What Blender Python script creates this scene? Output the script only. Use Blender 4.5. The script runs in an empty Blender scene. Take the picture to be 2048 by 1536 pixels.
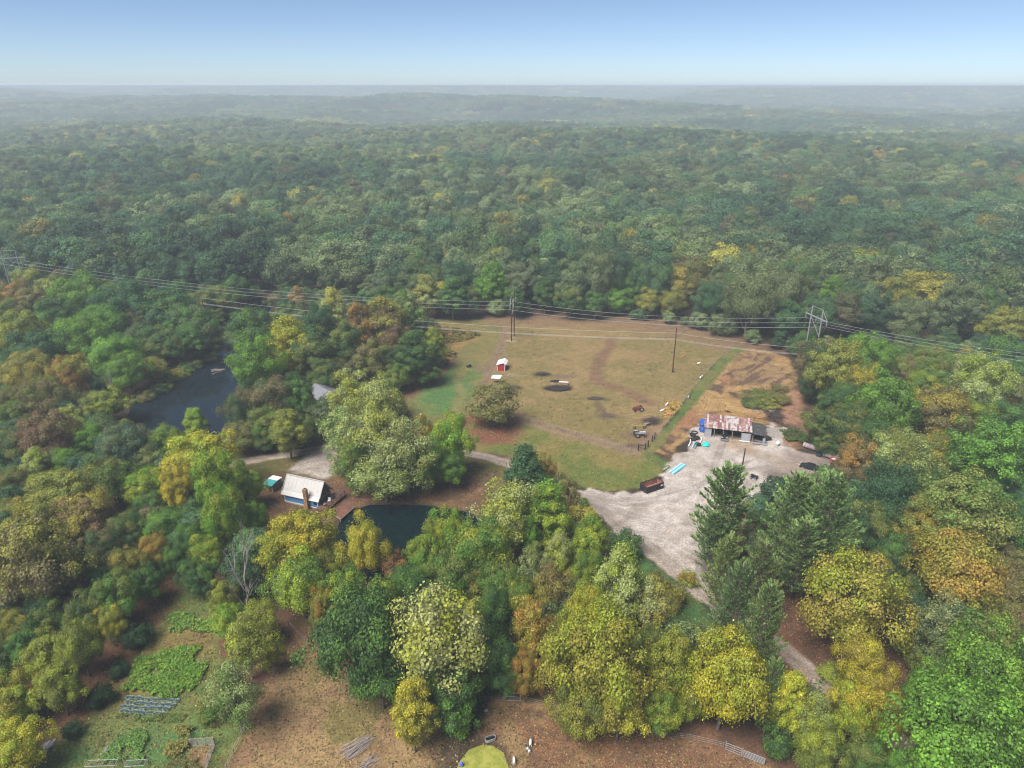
import bpy, bmesh, math, random
import numpy as np
from mathutils import Vector, Matrix

SC = bpy.context.scene
COL = SC.collection
R = math.radians

# ------------------------------------------------------------------ camera
CAM_H = 90.0                      # drone height above the farm yard (m)
PITCH = 22.85                     # degrees below the horizon
LENS = 25.0                       # mm on a 36 mm sensor
cam_d = bpy.data.cameras.new('camera'); cam = bpy.data.objects.new('camera', cam_d)
COL.objects.link(cam); SC.camera = cam
cam_d.sensor_width = 36.0; cam_d.lens = LENS; cam_d.clip_start = 0.5; cam_d.clip_end = 30000
cam.location = (0, 0, CAM_H); cam.rotation_euler = (R(90 - PITCH), 0, 0)

# ------------------------------------------------------------------ sky, sun, exposure
SUN_EL, SUN_AZ = 56.0, 225.0      # azimuth clockwise from +Y (the view direction)
world = bpy.data.worlds.new('World'); SC.world = world; world.use_nodes = True
wn = world.node_tree.nodes; wl = world.node_tree.links
sky = wn.new('ShaderNodeTexSky'); sky.sky_type = 'NISHITA'; sky.sun_disc = False
sky.sun_elevation = R(SUN_EL); sky.sun_rotation = R(SUN_AZ)
sky.altitude = 250; sky.air_density = 0.5; sky.dust_density = 0.4; sky.ozone_density = 1.6
bg = wn['Background']; wl.new(sky.outputs[0], bg.inputs[0]); bg.inputs[1].default_value = 0.05
sun_d = bpy.data.lights.new('sun', 'SUN'); sun = bpy.data.objects.new('sun', sun_d); COL.objects.link(sun)
sun_d.energy = 2.6; sun_d.angle = R(36); sun_d.color = (1.0, 0.97, 0.925)
_el, _az = R(SUN_EL), R(SUN_AZ)
_sd = Vector((math.sin(_az) * math.cos(_el), math.cos(_az) * math.cos(_el), math.sin(_el)))
sun.rotation_euler = _sd.to_track_quat('Z', 'Y').to_euler(); sun.location = (0, 0, 400)
vs = SC.view_settings
vs.view_transform = 'Standard'; vs.look = 'None'; vs.gamma = 1.0; vs.use_curve_mapping = False
vs.exposure = 1.42
cy = SC.cycles
cy.use_denoising = True
cy.max_bounces = 5; cy.diffuse_bounces = 1; cy.glossy_bounces = 2; cy.transmission_bounces = 3
cy.volume_bounces = 1; cy.transparent_max_bounces = 8
cy.caustics_reflective = False; cy.caustics_refractive = False
cy.sample_clamp_indirect = 4.0
cy.filter_width = 1.1

# ------------------------------------------------------------------ helpers
FPX = 2048 * LENS / 36.0
_cp, _sp = math.cos(R(PITCH)), math.sin(R(PITCH))
def P(px, py, z=0.0):
    """photo pixel -> ground point at height z"""
    u = (px - 1024) / FPX; v = (768 - py) / FPX
    dy = _cp + v * _sp; dz = -_sp + v * _cp
    t = (z - CAM_H) / dz
    return (u * t, dy * t)
def P3(px, py, z=0.0):
    a = P(px, py, z); return Vector((a[0], a[1], z))
def PIX(x, y, z=0.0):
    dx, dy, dz = x, y, np.asarray(z) - CAM_H
    d = dy * _cp - dz * _sp; up = dy * _sp + dz * _cp
    return 1024 + FPX * dx / d, 768 - FPX * up / d
def DEPTH(x, y, z=0.0):
    return y * _cp - (z - CAM_H) * _sp
def poly(*pts):
    return np.array([P(*p) for p in pts])

def _hash(ix, iy, seed):
    h = (ix.astype(np.int64) * 374761393 + iy.astype(np.int64) * 668265263 + seed * 1442695041) & 0x7fffffff
    h = (h ^ (h >> 13)) * 1274126177 & 0x7fffffff
    h = h ^ (h >> 16)
    return (h & 0xffff) / 65535.0
def vnoise(x, y, seed=0):
    x = np.asarray(x, float); y = np.asarray(y, float)
    ix = np.floor(x); iy = np.floor(y); fx = x - ix; fy = y - iy
    fx = fx * fx * (3 - 2 * fx); fy = fy * fy * (3 - 2 * fy)
    a = _hash(ix, iy, seed); b = _hash(ix + 1, iy, seed); c = _hash(ix, iy + 1, seed); d = _hash(ix + 1, iy + 1, seed)
    return (a * (1 - fx) + b * fx) * (1 - fy) + (c * (1 - fx) + d * fx) * fy
def fbm(x, y, scale, octs=4, seed=0):
    s = 0; a = 0.5; t = 0; f = 1.0 / scale
    for k in range(octs):
        s = s + a * vnoise(x * f + 17.3 * k, y * f - 9.1 * k, seed + k); t += a; a *= 0.5; f *= 2.03
    return s / t
def sstep(a, b, x):
    t = np.clip((x - a) / (b - a), 0, 1); return t * t * (3 - 2 * t)
def sdist(X, Y, pg):
    """signed distance to polygon, positive inside"""
    d2 = np.full(X.shape, 1e12); ins = np.zeros(X.shape, bool); n = len(pg)
    for i in range(n):
        ax, ay = pg[i]; bx, by = pg[(i + 1) % n]
        ex, ey = bx - ax, by - ay
        t = np.clip(((X - ax) * ex + (Y - ay) * ey) / (ex * ex + ey * ey + 1e-9), 0, 1)
        d2 = np.minimum(d2, (X - ax - t * ex) ** 2 + (Y - ay - t * ey) ** 2)
        c = (ay > Y) != (by > Y)
        with np.errstate(divide='ignore', invalid='ignore'):
            xi = ax + (Y - ay) * ex / (ey if ey != 0 else 1e-9)
        ins ^= c & (X < xi)
    d = np.sqrt(d2); return np.where(ins, d, -d)
def ldist(X, Y, line):
    d2 = np.full(X.shape, 1e12)
    for (ax, ay), (bx, by) in zip(line[:-1], line[1:]):
        ex, ey = bx - ax, by - ay
        t = np.clip(((X - ax) * ex + (Y - ay) * ey) / (ex * ex + ey * ey + 1e-9), 0, 1)
        d2 = np.minimum(d2, (X - ax - t * ex) ** 2 + (Y - ay - t * ey) ** 2)
    return np.sqrt(d2)
def inside(x, y, pg):
    return float(sdist(np.array([x]), np.array([y]), pg)[0])

def tag(o, label=None, cat=None, group=None, kind=None):
    if label: o['label'] = label
    if cat: o['category'] = cat
    if group: o['group'] = group
    if kind: o['kind'] = kind
    return o
def link(name, me, parent=None, mat=None):
    o = bpy.data.objects.new(name, me); COL.objects.link(o)
    if parent is not None: o.parent = parent
    if mat is not None and me is not None and not me.materials: me.materials.append(mat)
    return o
def empty(name, loc=(0, 0, 0), rz=0.0, label=None, cat=None, group=None):
    o = bpy.data.objects.new(name, None); COL.objects.link(o)
    o.empty_display_size = 0.3
    o.location = loc; o.rotation_euler = (0, 0, rz)
    return tag(o, label, cat, group)
def np_mesh(name, verts, faces, attrs=None, smooth=False):
    verts = np.asarray(verts, np.float32); faces = np.asarray(faces, np.int32)
    me = bpy.data.meshes.new(name); n, k = faces.shape
    me.vertices.add(len(verts)); me.vertices.foreach_set('co', verts.ravel())
    me.loops.add(n * k); me.loops.foreach_set('vertex_index', faces.ravel())
    me.polygons.add(n); me.polygons.foreach_set('loop_start', np.arange(0, n * k, k, dtype=np.int32))
    if smooth: me.polygons.foreach_set('use_smooth', np.ones(n, bool))
    for an, (dom, typ, data) in (attrs or {}).items():
        at = me.attributes.new(an, typ, dom)
        at.data.foreach_set('color' if 'COLOR' in typ else ('vector' if typ == 'FLOAT_VECTOR' else 'value'), np.asarray(data, np.float32 if typ != 'INT' else np.int32).ravel())
    me.update(calc_edges=True); me.validate()
    return me

class MB:
    """collects simple solids, then builds ONE mesh object"""
    def __init__(s): s.v = []; s.f = []; s.m = Matrix.Identity(4)
    def _add(s, vs_, fs_):
        b = len(s.v); s.v += [tuple(s.m @ Vector(p)) for p in vs_]; s.f += [tuple(b + i for i in f) for f in fs_]; return s
    def box(s, c, d, rz=0.0, rx=0.0, ry=0.0, taper=1.0):
        M = Matrix.Translation(c) @ Matrix.Rotation(rz, 4, 'Z') @ Matrix.Rotation(ry, 4, 'Y') @ Matrix.Rotation(rx, 4, 'X')
        x, y, z = d[0] / 2, d[1] / 2, d[2] / 2; q = []
        for sz in (-1, 1):
            k = taper if sz > 0 else 1.0
            for sx, sy in ((-1, -1), (1, -1), (1, 1), (-1, 1)): q.append(M @ Vector((sx * x * k, sy * y * k, sz * z)))
        return s._add(q, [(3, 2, 1, 0), (4, 5, 6, 7), (0, 1, 5, 4), (1, 2, 6, 5), (2, 3, 7, 6), (3, 0, 4, 7)])
    def tube(s, pts, rads, n=7, cap=True):
        pts = [Vector(p) for p in pts]
        if not hasattr(rads, '__len__'): rads = [rads] * len(pts)
        vv = []; ff = []
        for i, p in enumerate(pts):
            t = (pts[min(i + 1, len(pts) - 1)] - pts[max(i - 1, 0)])
            if t.length < 1e-6: t = Vector((0, 0, 1))
            t.normalize(); a = Vector((0, 0, 1)) if abs(t.z) < 0.9 else Vector((1, 0, 0))
            u = t.cross(a).normalized(); w = t.cross(u)
            for k in range(n):
                an = 2 * math.pi * k / n; vv.append(p + (u * math.cos(an) + w * math.sin(an)) * rads[i])
        for i in range(len(pts) - 1):
            for k in range(n):
                a0 = i * n + k; a1 = i * n + (k + 1) % n; ff.append((a0, a1, a1 + n, a0 + n))
        if cap:
            ff.append(tuple(range(n))[::-1]); ff.append(tuple(len(pts) * n - n + k for k in range(n)))
        return s._add(vv, ff)
    def prism(s, prof, y0, y1, axis='Y'):
        """profile in (x,z) extruded along y"""
        n = len(prof); vv = [(p[0], y0, p[1]) for p in prof] + [(p[0], y1, p[1]) for p in prof]
        if axis == 'X': vv = [(b, a, c) for a, b, c in vv]
        ff = [tuple(range(n)), tuple(range(2 * n - 1, n - 1, -1))] + [(i, n + i, n + (i + 1) % n, (i + 1) % n) for i in range(n)]
        return s._add(vv, ff)
    def quad(s, a, b, c, d, th=0.03):
        a, b, c, d = (Vector(p) for p in (a, b, c, d)); nrm = (b - a).cross(d - a).normalized() * th
        return s._add([a, b, c, d, a - nrm, b - nrm, c - nrm, d - nrm], [(0, 1, 2, 3), (7, 6, 5, 4), (0, 4, 5, 1), (1, 5, 6, 2), (2, 6, 7, 3), (3, 7, 4, 0)])
    def ball(s, c, r, n=10, m=7):
        r = r if hasattr(r, '__len__') else (r, r, r); vv = []; ff = []
        for i in range(m + 1):
            th = math.pi * i / m
            for k in range(n):
                ph = 2 * math.pi * k / n
                vv.append((c[0] + r[0] * math.sin(th) * math.cos(ph), c[1] + r[1] * math.sin(th) * math.sin(ph), c[2] + r[2] * math.cos(th)))
        for i in range(m):
            for k in range(n): ff.append((i * n + k, (i + 1) * n + k, (i + 1) * n + (k + 1) % n, i * n + (k + 1) % n))
        return s._add(vv, ff)
    def mesh(s, name, smooth=False):
        me = bpy.data.meshes.new(name); me.from_pydata([tuple(p) for p in s.v], [], s.f)
        bm = bmesh.new(); bm.from_mesh(me); bmesh.ops.remove_doubles(bm, verts=bm.verts, dist=1e-5); bmesh.ops.recalc_face_normals(bm, faces=bm.faces); bm.to_mesh(me); bm.free()
        if smooth: me.shade_smooth()
        return me
    def build(s, name, mat, parent=None, smooth=False):
        return link(name, s.mesh(name, smooth), parent, mat)

# ------------------------------------------------------------------ materials
MATS = {}
def mat_new(name):
    m = bpy.data.materials.new(name); m.use_nodes = True; MATS[name] = m
    nt = m.node_tree; b = nt.nodes['Principled BSDF']; return m, nt, b
def N(nt, t, **kw):
    n = nt.nodes.new(t)
    for k, v in kw.items():
        if k.startswith('i_'): n.inputs[k[2:].replace('_', ' ')].default_value = v
        else: setattr(n, k, v)
    return n
def mat(name, col, rough=0.7, metal=0.0, var=0.18, scale=3.0, bump=0.0, col2=None, spec=0.4, thr=(0.45, 0.6)):
    """painted / weathered surface: base colour broken up by two noises"""
    if name in MATS: return MATS[name]
    m, nt, b = mat_new(name); L = nt.links
    tc = N(nt, 'ShaderNodeTexCoord')
    n1 = N(nt, 'ShaderNodeTexNoise'); n1.inputs['Scale'].default_value = scale; n1.inputs['Detail'].default_value = 5
    L.new(tc.outputs['Object'], n1.inputs['Vector'])
    cr = N(nt, 'ShaderNodeMapRange'); cr.inputs[3].default_value = 1 - var; cr.inputs[4].default_value = 1 + var
    cr.inputs[1].default_value = 0.3; cr.inputs[2].default_value = 0.7
    L.new(n1.outputs['Fac'], cr.inputs[0])
    mx = N(nt, 'ShaderNodeMix', data_type='RGBA', blend_type='MULTIPLY'); mx.inputs[0].default_value = 1.0
    mx.inputs[6].default_value = (*col, 1); L.new(cr.outputs[0], mx.inputs[7]); out = mx.outputs[2]
    if col2:
        n2 = N(nt, 'ShaderNodeTexNoise'); n2.inputs['Scale'].default_value = scale * 0.45; n2.inputs['Detail'].default_value = 6; n2.inputs['Roughness'].default_value = 0.65
        L.new(tc.outputs['Object'], n2.inputs['Vector'])
        r2 = N(nt, 'ShaderNodeMapRange'); r2.inputs[1].default_value = thr[0]; r2.inputs[2].default_value = thr[1]; L.new(n2.outputs['Fac'], r2.inputs[0])
        m2 = N(nt, 'ShaderNodeMix', data_type='RGBA'); L.new(r2.outputs[0], m2.inputs[0]); L.new(out, m2.inputs[6]); m2.inputs[7].default_value = (*col2, 1); out = m2.outputs[2]
    L.new(out, b.inputs['Base Color']); b.inputs['Roughness'].default_value = rough; b.inputs['Metallic'].default_value = metal
    b.inputs['Specular IOR Level'].default_value = spec
    if bump:
        bp = N(nt, 'ShaderNodeBump'); bp.inputs['Strength'].default_value = bump; bp.inputs['Distance'].default_value = 0.05
        L.new(n1.outputs['Fac'], bp.inputs['Height']); L.new(bp.outputs[0], b.inputs['Normal'])
    return m
# ------------------------------------------------------------------ terrain
HILLS = [  # x, y, height, sx, sy, rot(deg)
    (-560, 2700, 74, 620, 240, -10), (150, 2450, 58, 420, 150, -30), (520, 2150, 36, 330, 120, -30), (-2300, 3100, 62, 800, 320, 6), (-1500, 2350, 40, 500, 200, 14),
    (1500, 3600, 66, 900, 260, 8), (2700, 3000, 70, 700, 330, 20), (1950, 2250, 34, 520, 150, 16), (-1500, 1600, 26, 480, 170, 10), (950, 1750, 26, 420, 130, -14),
    (-300, 1350, 20, 420, 150, -6), (600, 1150, 20, 380, 120, 12), (-900, 1000, 16, 360, 120, 10), (380, 740, 12, 240, 90, 8), (-330, 700, 12, 260, 100, -8), (80, 980, 12, 300, 90, -10)]
def terrain(x, y):
    x = np.asarray(x, float); y = np.asarray(y, float)
    r = np.hypot(x, y)
    h = 84 * sstep(3300, 5400, r) + 10 * sstep(5200, 8500, r) - 20 * sstep(600, 2000, r)
    h = h + (fbm(x, y, 560, 4, 11) - 0.5) * 76 * sstep(500, 2600, r)
    h = h + (fbm(x, y, 260, 3, 31) - 0.5) * 26 * sstep(380, 1100, r)
    for hx, hy, hh, sx, sy, rot in HILLS:
        c, s = math.cos(R(rot)), math.sin(R(rot)); dx, dy = x - hx, y - hy
        u = (dx * c + dy * s) / sx; v = (-dx * s + dy * c) / sy
        h = h + .66 * hh * np.exp(-0.5 * (u * u + v * v)) * sstep(330, 620, r)
    return np.minimum(h, 58 + 0.12 * (h - 58)) * sstep(320, 520, r)

# ------------------------------------------------------------------ layout of the farm (outlines read off the photo, in metres on the ground)
PASTURE = poly((1019, 641), (1100, 637), (1200, 640), (1300, 650), (1380, 662), (1440, 676), (1476, 690), (1440, 717), (1402, 757), (1362, 812), (1320, 868), (1286, 900), (1262, 902), (1180, 876), (1100, 852), (1030, 834), (960, 826), (958, 790), (975, 752), (1000, 690))
LAWN_L = poly((850, 640), (1020, 639), (1000, 690), (975, 752), (958, 800), (960, 835), (1030, 840), (940, 880), (850, 862), (800, 800), (812, 778), (850, 757), (880, 727), (885, 690))
LAWN_S = poly((930, 850), (1030, 836), (1100, 855), (1180, 880), (1262, 905), (1290, 900), (1335, 925), (1328, 945), (1288, 978), (1220, 983), (1155, 975), (1090, 948), (1020, 915), (950, 902), (900, 896))
LAWN_H = poly((450, 905), (560, 915), (640, 890), (760, 870), (900, 900), (1010, 925), (1070, 960), (1060, 1010), (960, 1040), (930, 1018), (860, 1008), (740, 1005), (690, 1030), (640, 1060), (560, 1090), (510, 1010), (455, 960))
YARD = poly((1152, 978), (1222, 986), (1290, 981), (1332, 946), (1352, 915), (1384, 892), (1380, 868), (1396, 848), (1450, 872), (1520, 868), (1545, 848), (1562, 862), (1572, 892), (1610, 903), (1690, 918), (1712, 958), (1650, 968), (1560, 985), (1490, 1005), (1440, 1060), (1425, 1130), (1408, 1196), (1372, 1172), (1290, 1102), (1222, 1048), (1160, 1002))
MOIST = poly((1590, 900), (1640, 905), (1690, 918), (1715, 958), (1650, 972), (1560, 975), (1540, 940), (1560, 905))
SOIL = poly((1478, 694), (1530, 700), (1582, 716), (1596, 760), (1602, 800), (1618, 870), (1600, 905), (1560, 880), (1545, 846), (1470, 848), (1400, 845), (1372, 880), (1340, 912), (1310, 905), (1330, 868), (1372, 815), (1412, 760), (1448, 720))
STRIP = poly((1476, 691), (1492, 697), (1450, 735), (1420, 775), (1385, 815), (1345, 860), (1320, 895), (1300, 908), (1286, 900), (1320, 868), (1362, 812), (1402, 757), (1440, 717))
FAN = poly((578, 940), (600, 920), (640, 893), (690, 870), (700, 800), (722, 800), (728, 880), (700, 905), (690, 930), (655, 958), (620, 952))
HYARD = poly((520, 955), (570, 945), (640, 960), (700, 958), (770, 990), (720, 1006), (680, 1030), (620, 1060), (560, 1080), (500, 1040))
PONDBANK = poly((640, 960), (720, 948), (800, 950), (900, 935), (960, 950), (985, 1000), (950, 1030), (860, 1004), (740, 1002), (690, 1022))
PADDOCK = poly((577, 1250), (615, 1285), (680, 1340), (760, 1395), (830, 1425), (920, 1415), (990, 1402), (1060, 1404), (1130, 1425), (1250, 1462), (1380, 1476), (1470, 1500), (1560, 1545), (1600, 1640), (400, 1640), (462, 1510), (500, 1440), (545, 1345))
GARDEN = poly((358, 1140), (400, 1165), (445, 1200), (450, 1235), (435, 1290), (440, 1340), (505, 1445), (462, 1510), (400, 1640), (20, 1640), (75, 1530), (130, 1470), (200, 1350), (265, 1262), (320, 1180))
ROADSIDE = poly((1195, 1045), (1225, 1060), (1300, 1120), (1420, 1210), (1440, 1290), (1360, 1290), (1290, 1200), (1230, 1130))
GLADE = poly((1545, 1190), (1620, 1200), (1660, 1330), (1790, 1345), (1830, 1400), (1820, 1480), (1880, 1560), (1780, 1560), (1560, 1330))
BARNYARD = poly((945, 1380), (1000, 1370), (1100, 1390), (1180, 1430), (1130, 1430), (1050, 1404), (960, 1405))
PINEFLOOR = poly((1480, 990), (1545, 1030), (1550, 1100), (1480, 1100), (1430, 1060))
LONG_POND = poly((520, 592), (478, 622), (446, 640), (440, 690), (402, 716), (335, 752), (272, 792), (256, 830), (300, 855), (372, 858), (420, 884), (470, 884), (468, 830), (470, 780), (488, 712), (520, 660), (540, 616))
COVE = poly((437, 662), (470, 655), (482, 672), (470, 690), (440, 690))
POND = poly((690, 1022), (740, 1007), (800, 1006), (860, 1009), (905, 1016), (938, 1023), (966, 1046), (960, 1075), (900, 1095), (850, 1108), (795, 1150), (690, 1158), (656, 1120), (672, 1062))
ALGAE = poly((925, 1520), (940, 1500), (965, 1490), (985, 1492), (1004, 1505), (1012, 1530), (1018, 1580), (900, 1580))
ROAD1 = [P(*p) for p in ((440, 932), (470, 926), (540, 914), (620, 900), (700, 889), (780, 886), (860, 895), (925, 905), (980, 915), (1040, 935), (1090, 957), (1150, 987), (1200, 1020), (1260, 1068), (1330, 1126), (1400, 1184), (1480, 1240), (1570, 1300), (1640, 1365), (1720, 1428), (1790, 1478), (1850, 1530), (1900, 1590))]
OPEN = [PASTURE, LAWN_L, LAWN_S, YARD, SOIL, FAN, PADDOCK, GARDEN, LONG_POND, POND]

def near_h(X, Y):
    h = (fbm(X, Y, 9, 3, 5) - 0.5) * 0.35
    for pg, d in ((LONG_POND, 1.6), (POND, 1.6), (ALGAE, 0.9)):
        s = sdist(X, Y, pg); h = h * sstep(0, 6, -s + 3) - d * sstep(-2.2, 2.5, s)
    s = sdist(X, Y, SOIL)
    h = h + sstep(0, 5, s) * ((fbm(X, Y, 3.4, 4, 77) - 0.5) * 1.9)
    return h

NX, NY = 640, 540
gy = 62 * (350 / 62.0) ** (np.linspace(0, 1, NY)); hw = 0.80 * gy + 34
GX = np.linspace(-1, 1, NX)[None, :] * hw[:, None]; GY = np.repeat(gy[:, None], NX, 1)
GZ = near_h(GX, GY)
n1 = fbm(GX, GY, 22, 4, 1); n2 = fbm(GX, GY, 5, 4, 2); n3 = fbm(GX, GY, 1.6, 3, 3); n4 = fbm(GX, GY, 60, 3, 4); n5 = vnoise(GX / 0.45, GY / 0.45, 9)
C = np.zeros(GX.shape + (3,))
def col(c): return np.array(c)[None, None, :]
def lerp(a, b, t): return a + (b - a) * t[..., None]
def mixed(c0, c1, t): return lerp(col(c0) + 0 * C, col(c1) + 0 * C, np.clip(t, 0, 1))
def lay(base, colr, sd, w=1.0, amp=1.5, strength=1.0):
    m = sstep(-w, w, sd + (n2 - 0.5) * 2 * amp + (n3 - 0.5) * amp) * strength
    return lerp(base, colr, m)
floor_c = mixed((0.05, 0.036, 0.022), (0.12, 0.07, 0.038), sstep(0.35, 0.7, n2) * 0.8 + (n3 - 0.5))
C = floor_c
litter = mixed((0.175, 0.09, 0.05), (0.105, 0.06, 0.038), sstep(0.35, 0.65, n3))
grass_dry = mixed((0.265, 0.182, 0.078), (0.2, 0.158, 0.056), sstep(0.38, 0.66, n1 * 0.5 + n2 * 0.5))
grass_grn = mixed((0.125, 0.15, 0.035), (0.215, 0.17, 0.055), sstep(0.36, 0.64, n2 * 0.7 + n1 * 0.3))
grass_lush = mixed((0.078, 0.165, 0.048), (0.13, 0.165, 0.045), sstep(0.4, 0.65, n2))
gravel = mixed((0.47, 0.405, 0.35), (0.34, 0.28, 0.225), sstep(0.42, 0.72, n1 * 0.5 + n2 * 0.5))
gravel = gravel * (0.86 + 0.28 * n3[..., None])
soil = mixed((0.30, 0.15, 0.072), (0.36, 0.225, 0.09), sstep(0.4, 0.6, n1))
soil = lerp(soil, col((0.11, 0.068, 0.045)), sstep(0.46, 0.66, n2))
# woodland edge gets litter, then the open ground
C = lay(C, litter, np.maximum.reduce([sdist(GX, GY, p) for p in (LAWN_H, GARDEN, PADDOCK, GLADE, BARNYARD)]) + 5, 3, 3)
C = lay(C, mixed((0.165, 0.12, 0.05), (0.125, 0.115, 0.035), sstep(0.4, 0.6, n2)), sdist(GX, GY, LAWN_H), 2, 3)
C = lay(C, litter, sdist(GX, GY, PONDBANK), 2.5, 3, 0.85)
C = lay(C, litter * 0.9, sdist(GX, GY, HYARD), 2, 3, 0.8)
C = lay(C, grass_lush * 0.8, sdist(GX, GY, ROADSIDE), 2, 2)
C = lay(C, grass_lush * 0.9, sdist(GX, GY, BARNYARD), 1, 1)
C = lay(C, litter, sdist(GX, GY, GLADE), 2, 2)
sdL = sdist(GX, GY, LAWN_L)
C = lay(C, mixed((0.2, 0.16, 0.055), (0.165, 0.15, 0.05), sstep(0.4, 0.6, n2)), sdL, 1, 1.2)
lush = poly((845, 760), (900, 730), (950, 722), (962, 745), (945, 800), (900, 838), (850, 830), (830, 800))
C = lay(C, grass_lush, sdist(GX, GY, lush), 3, 4, 0.95)
tall = poly((850, 650), (930, 655), (965, 670), (920, 700), (895, 730), (850, 755), (870, 700))
C = lay(C, mixed((0.25, 0.16, 0.055), (0.16, 0.12, 0.035), sstep(0.4, 0.6, n2)), sdist(GX, GY, tall), 2, 3)
C = lay(C, litter * 1.2, 3.2 - ldist(GX, GY, [P(*p) for p in ((812, 790), (850, 765), (885, 735), (900, 722))]), 1.2, 1.5, 0.85)
C = lay(C, grass_dry * 1.08, 1.6 - ldist(GX, GY, [P(*p) for p in ((935, 725), (915, 760), (925, 790), (900, 835))]), 1.5, 1.5, 0.6)
C = lay(C, grass_grn, sdist(GX, GY, LAWN_S), 1, 1)
sdP = sdist(GX, GY, PASTURE)
C = lay(C, grass_dry, sdP, 0.6, 0.8)
C = lay(C, mixed((0.235, 0.145, 0.08), (0.2, 0.12, 0.07), n2), 11 - ldist(GX, GY, [P(*p) for p in ((1019, 637), (1100, 634), (1250, 642), (1380, 660), (1480, 690))]), 5, 5, 0.75)
C = lay(C, mixed((0.16, 0.082, 0.05), (0.22, 0.13, 0.08), n3), 2.2 - ldist(GX, GY, [P(*p) for p in ((1226, 676), (1212, 705), (1192, 735), (1188, 755), (1205, 768), (1245, 778), (1280, 798), (1300, 805))]), 1.2, 1.6, 0.8)
C = lay(C, mixed((0.28, 0.19, 0.12), (0.23, 0.15, 0.09), n3), 2.6 - ldist(GX, GY, [P(*p) for p in ((1035, 838), (1100, 858), (1180, 880), (1262, 902), (1290, 895), (1320, 860))]), 1.5, 1.6, 0.8)
C = lay(C, mixed((0.28, 0.19, 0.12), (0.2, 0.12, 0.075), n3), 2 - ldist(GX, GY, [P(*p) for p in ((974, 765), (980, 745), (1000, 700), (1018, 650))]), 1.2, 1.2, 0.8)
def blot(C, px, py, rx, ry, c, st=0.9, amp=1.3):
    x, y = P(px, py); d = 1 - np.hypot((GX - x) / rx, (GY - y) / ry)
    return lay(C, col(c) + 0 * C, d * min(rx, ry), 0.9, amp, st)
for a in ((1118, 776, 4.6, 2.9, (0.028, 0.019, 0.018), 1), (1084, 749, 2.6, 1.5, (0.045, 0.03, 0.025), .9), (1112, 763, 2.2, .9, (.04, .028, .024), .9), (1137, 753, 4, 1.8, (0.15, .1, .085), .6), (1030, 775, 2, 1.6, (.05, .035, .03), .8), (1190, 797, 3.0, 1.6, (.075, .05, .04), .85), (1216, 831, 3.2, 1.8, (.1, .07, .06), .8), (1304, 843, 3.4, 2.6, (.04, .03, .027), .85), (1262, 892, 3, 1.6, (.075, .05, .042), .9), (1277, 872, 5, 3.5, (.17, .105, .07), .6), (1016, 750, 4.5, .9, (.3, .23, .15), .7), (965, 735, 3, 3, (.2, .12, .08), .7), (1023, 681, 1.2, .9, (.42, .33, .24), .9), (1029, 676, 1.2, .9, (.42, .33, .24), .9), (1063, 806, .9, .6, (.04, .03, .025), .8), (1230, 811, .9, .6, (.04, .03, .025), .8), (1288, 803, .9, .6, (.03, .025, .02), .9), (1131, 719, .9, .5, (.04, .03, .025), .8)):
    C = blot(C, *a[:5], a[5])
C = lay(C, col((.13, .085, .06)) + 0 * C, 1.0 - ldist(GX, GY, [P(*p) for p in ((1192, 803), (1205, 820), (1216, 832))]), .8, .9, .8)
# red leaf litter under the lone maple, grass left where the mower passed
C = lay(C, mixed((0.21, 0.072, 0.045), (0.15, 0.08, 0.045), sstep(.35, .65, n3)), sdist(GX, GY, poly((925, 838), (960, 828), (1030, 838), (1045, 868), (1030, 890), (980, 888), (940, 872))), 2.5, 4)
C = lay(C, soil, sdist(GX, GY, SOIL), 1.0, 2.0)
straw = poly((1480, 712), (1540, 712), (1580, 735), (1580, 772), (1530, 770), (1495, 790), (1470, 750))
C = lay(C, mixed((0.28, 0.18, 0.085), (0.13, 0.08, 0.05), sstep(.48, .6, fbm(GX * .5 + GY * .5, (GX - GY) * 2.2, 6, 3, 61))), sdist(GX, GY, straw), 3, 3)
C = lay(C, mixed((0.36, 0.23, 0.07), (0.28, 0.16, 0.06), n3), sdist(GX, GY, poly((1420, 830), (1480, 815), (1540, 835), (1530, 850), (1440, 842))), 2, 2, .8)
C = lay(C, mixed((0.07, 0.045, 0.034), (0.12, 0.075, 0.05), n3), sdist(GX, GY, poly((1520, 820), (1600, 800), (1625, 870), (1605, 905), (1565, 860))), 3, 3, .8)
C = lay(C, mixed((0.34, 0.19, 0.115), (0.3, 0.16, 0.09), n3), 2.4 - ldist(GX, GY, [P(*p) for p in ((1596, 790), (1582, 815), (1586, 840))]), 1.2, 1.4, .9)
C = lay(C, mixed((0.10, 0.145, 0.036), (0.17, 0.155, 0.048), sstep(.4, .65, n2)), sdist(GX, GY, STRIP), .8, .9)
C = lay(C, mixed((0.045, 0.12, 0.03), (0.1, 0.13, 0.035), n2), sdist(GX, GY, poly((1290, 905), (1310, 908), (1350, 930), (1330, 942), (1295, 918))), 1, 1.5, .8)
C = lay(C, gravel, sdist(GX, GY, YARD), 0.7, 2.4)
C = lay(C, mixed((0.235, 0.18, 0.145), (0.16, 0.11, 0.085), sstep(.4, .6, n2)), sdist(GX, GY, MOIST), 3, 4, .85)
C = lay(C, mixed((0.27, 0.2, 0.13), (.33, .26, .18), n3), 2.0 - ldist(GX, GY, [P(*p) for p in ((1500, 905), (1540, 915), (1580, 935), (1610, 955))]), 1.5, 1.4, .8)
C = lay(C, mixed((0.33, 0.2, 0.1), (.36, .26, .16), n3), sdist(GX, GY, poly((1460, 862), (1490, 862), (1520, 880), (1500, 905), (1455, 890))), 2, 2, .6)
C = lay(C, mixed((0.3, 0.16, 0.085), (.16, .08, .05), n3), sdist(GX, GY, PINEFLOOR), 2, 3, .9)
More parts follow.
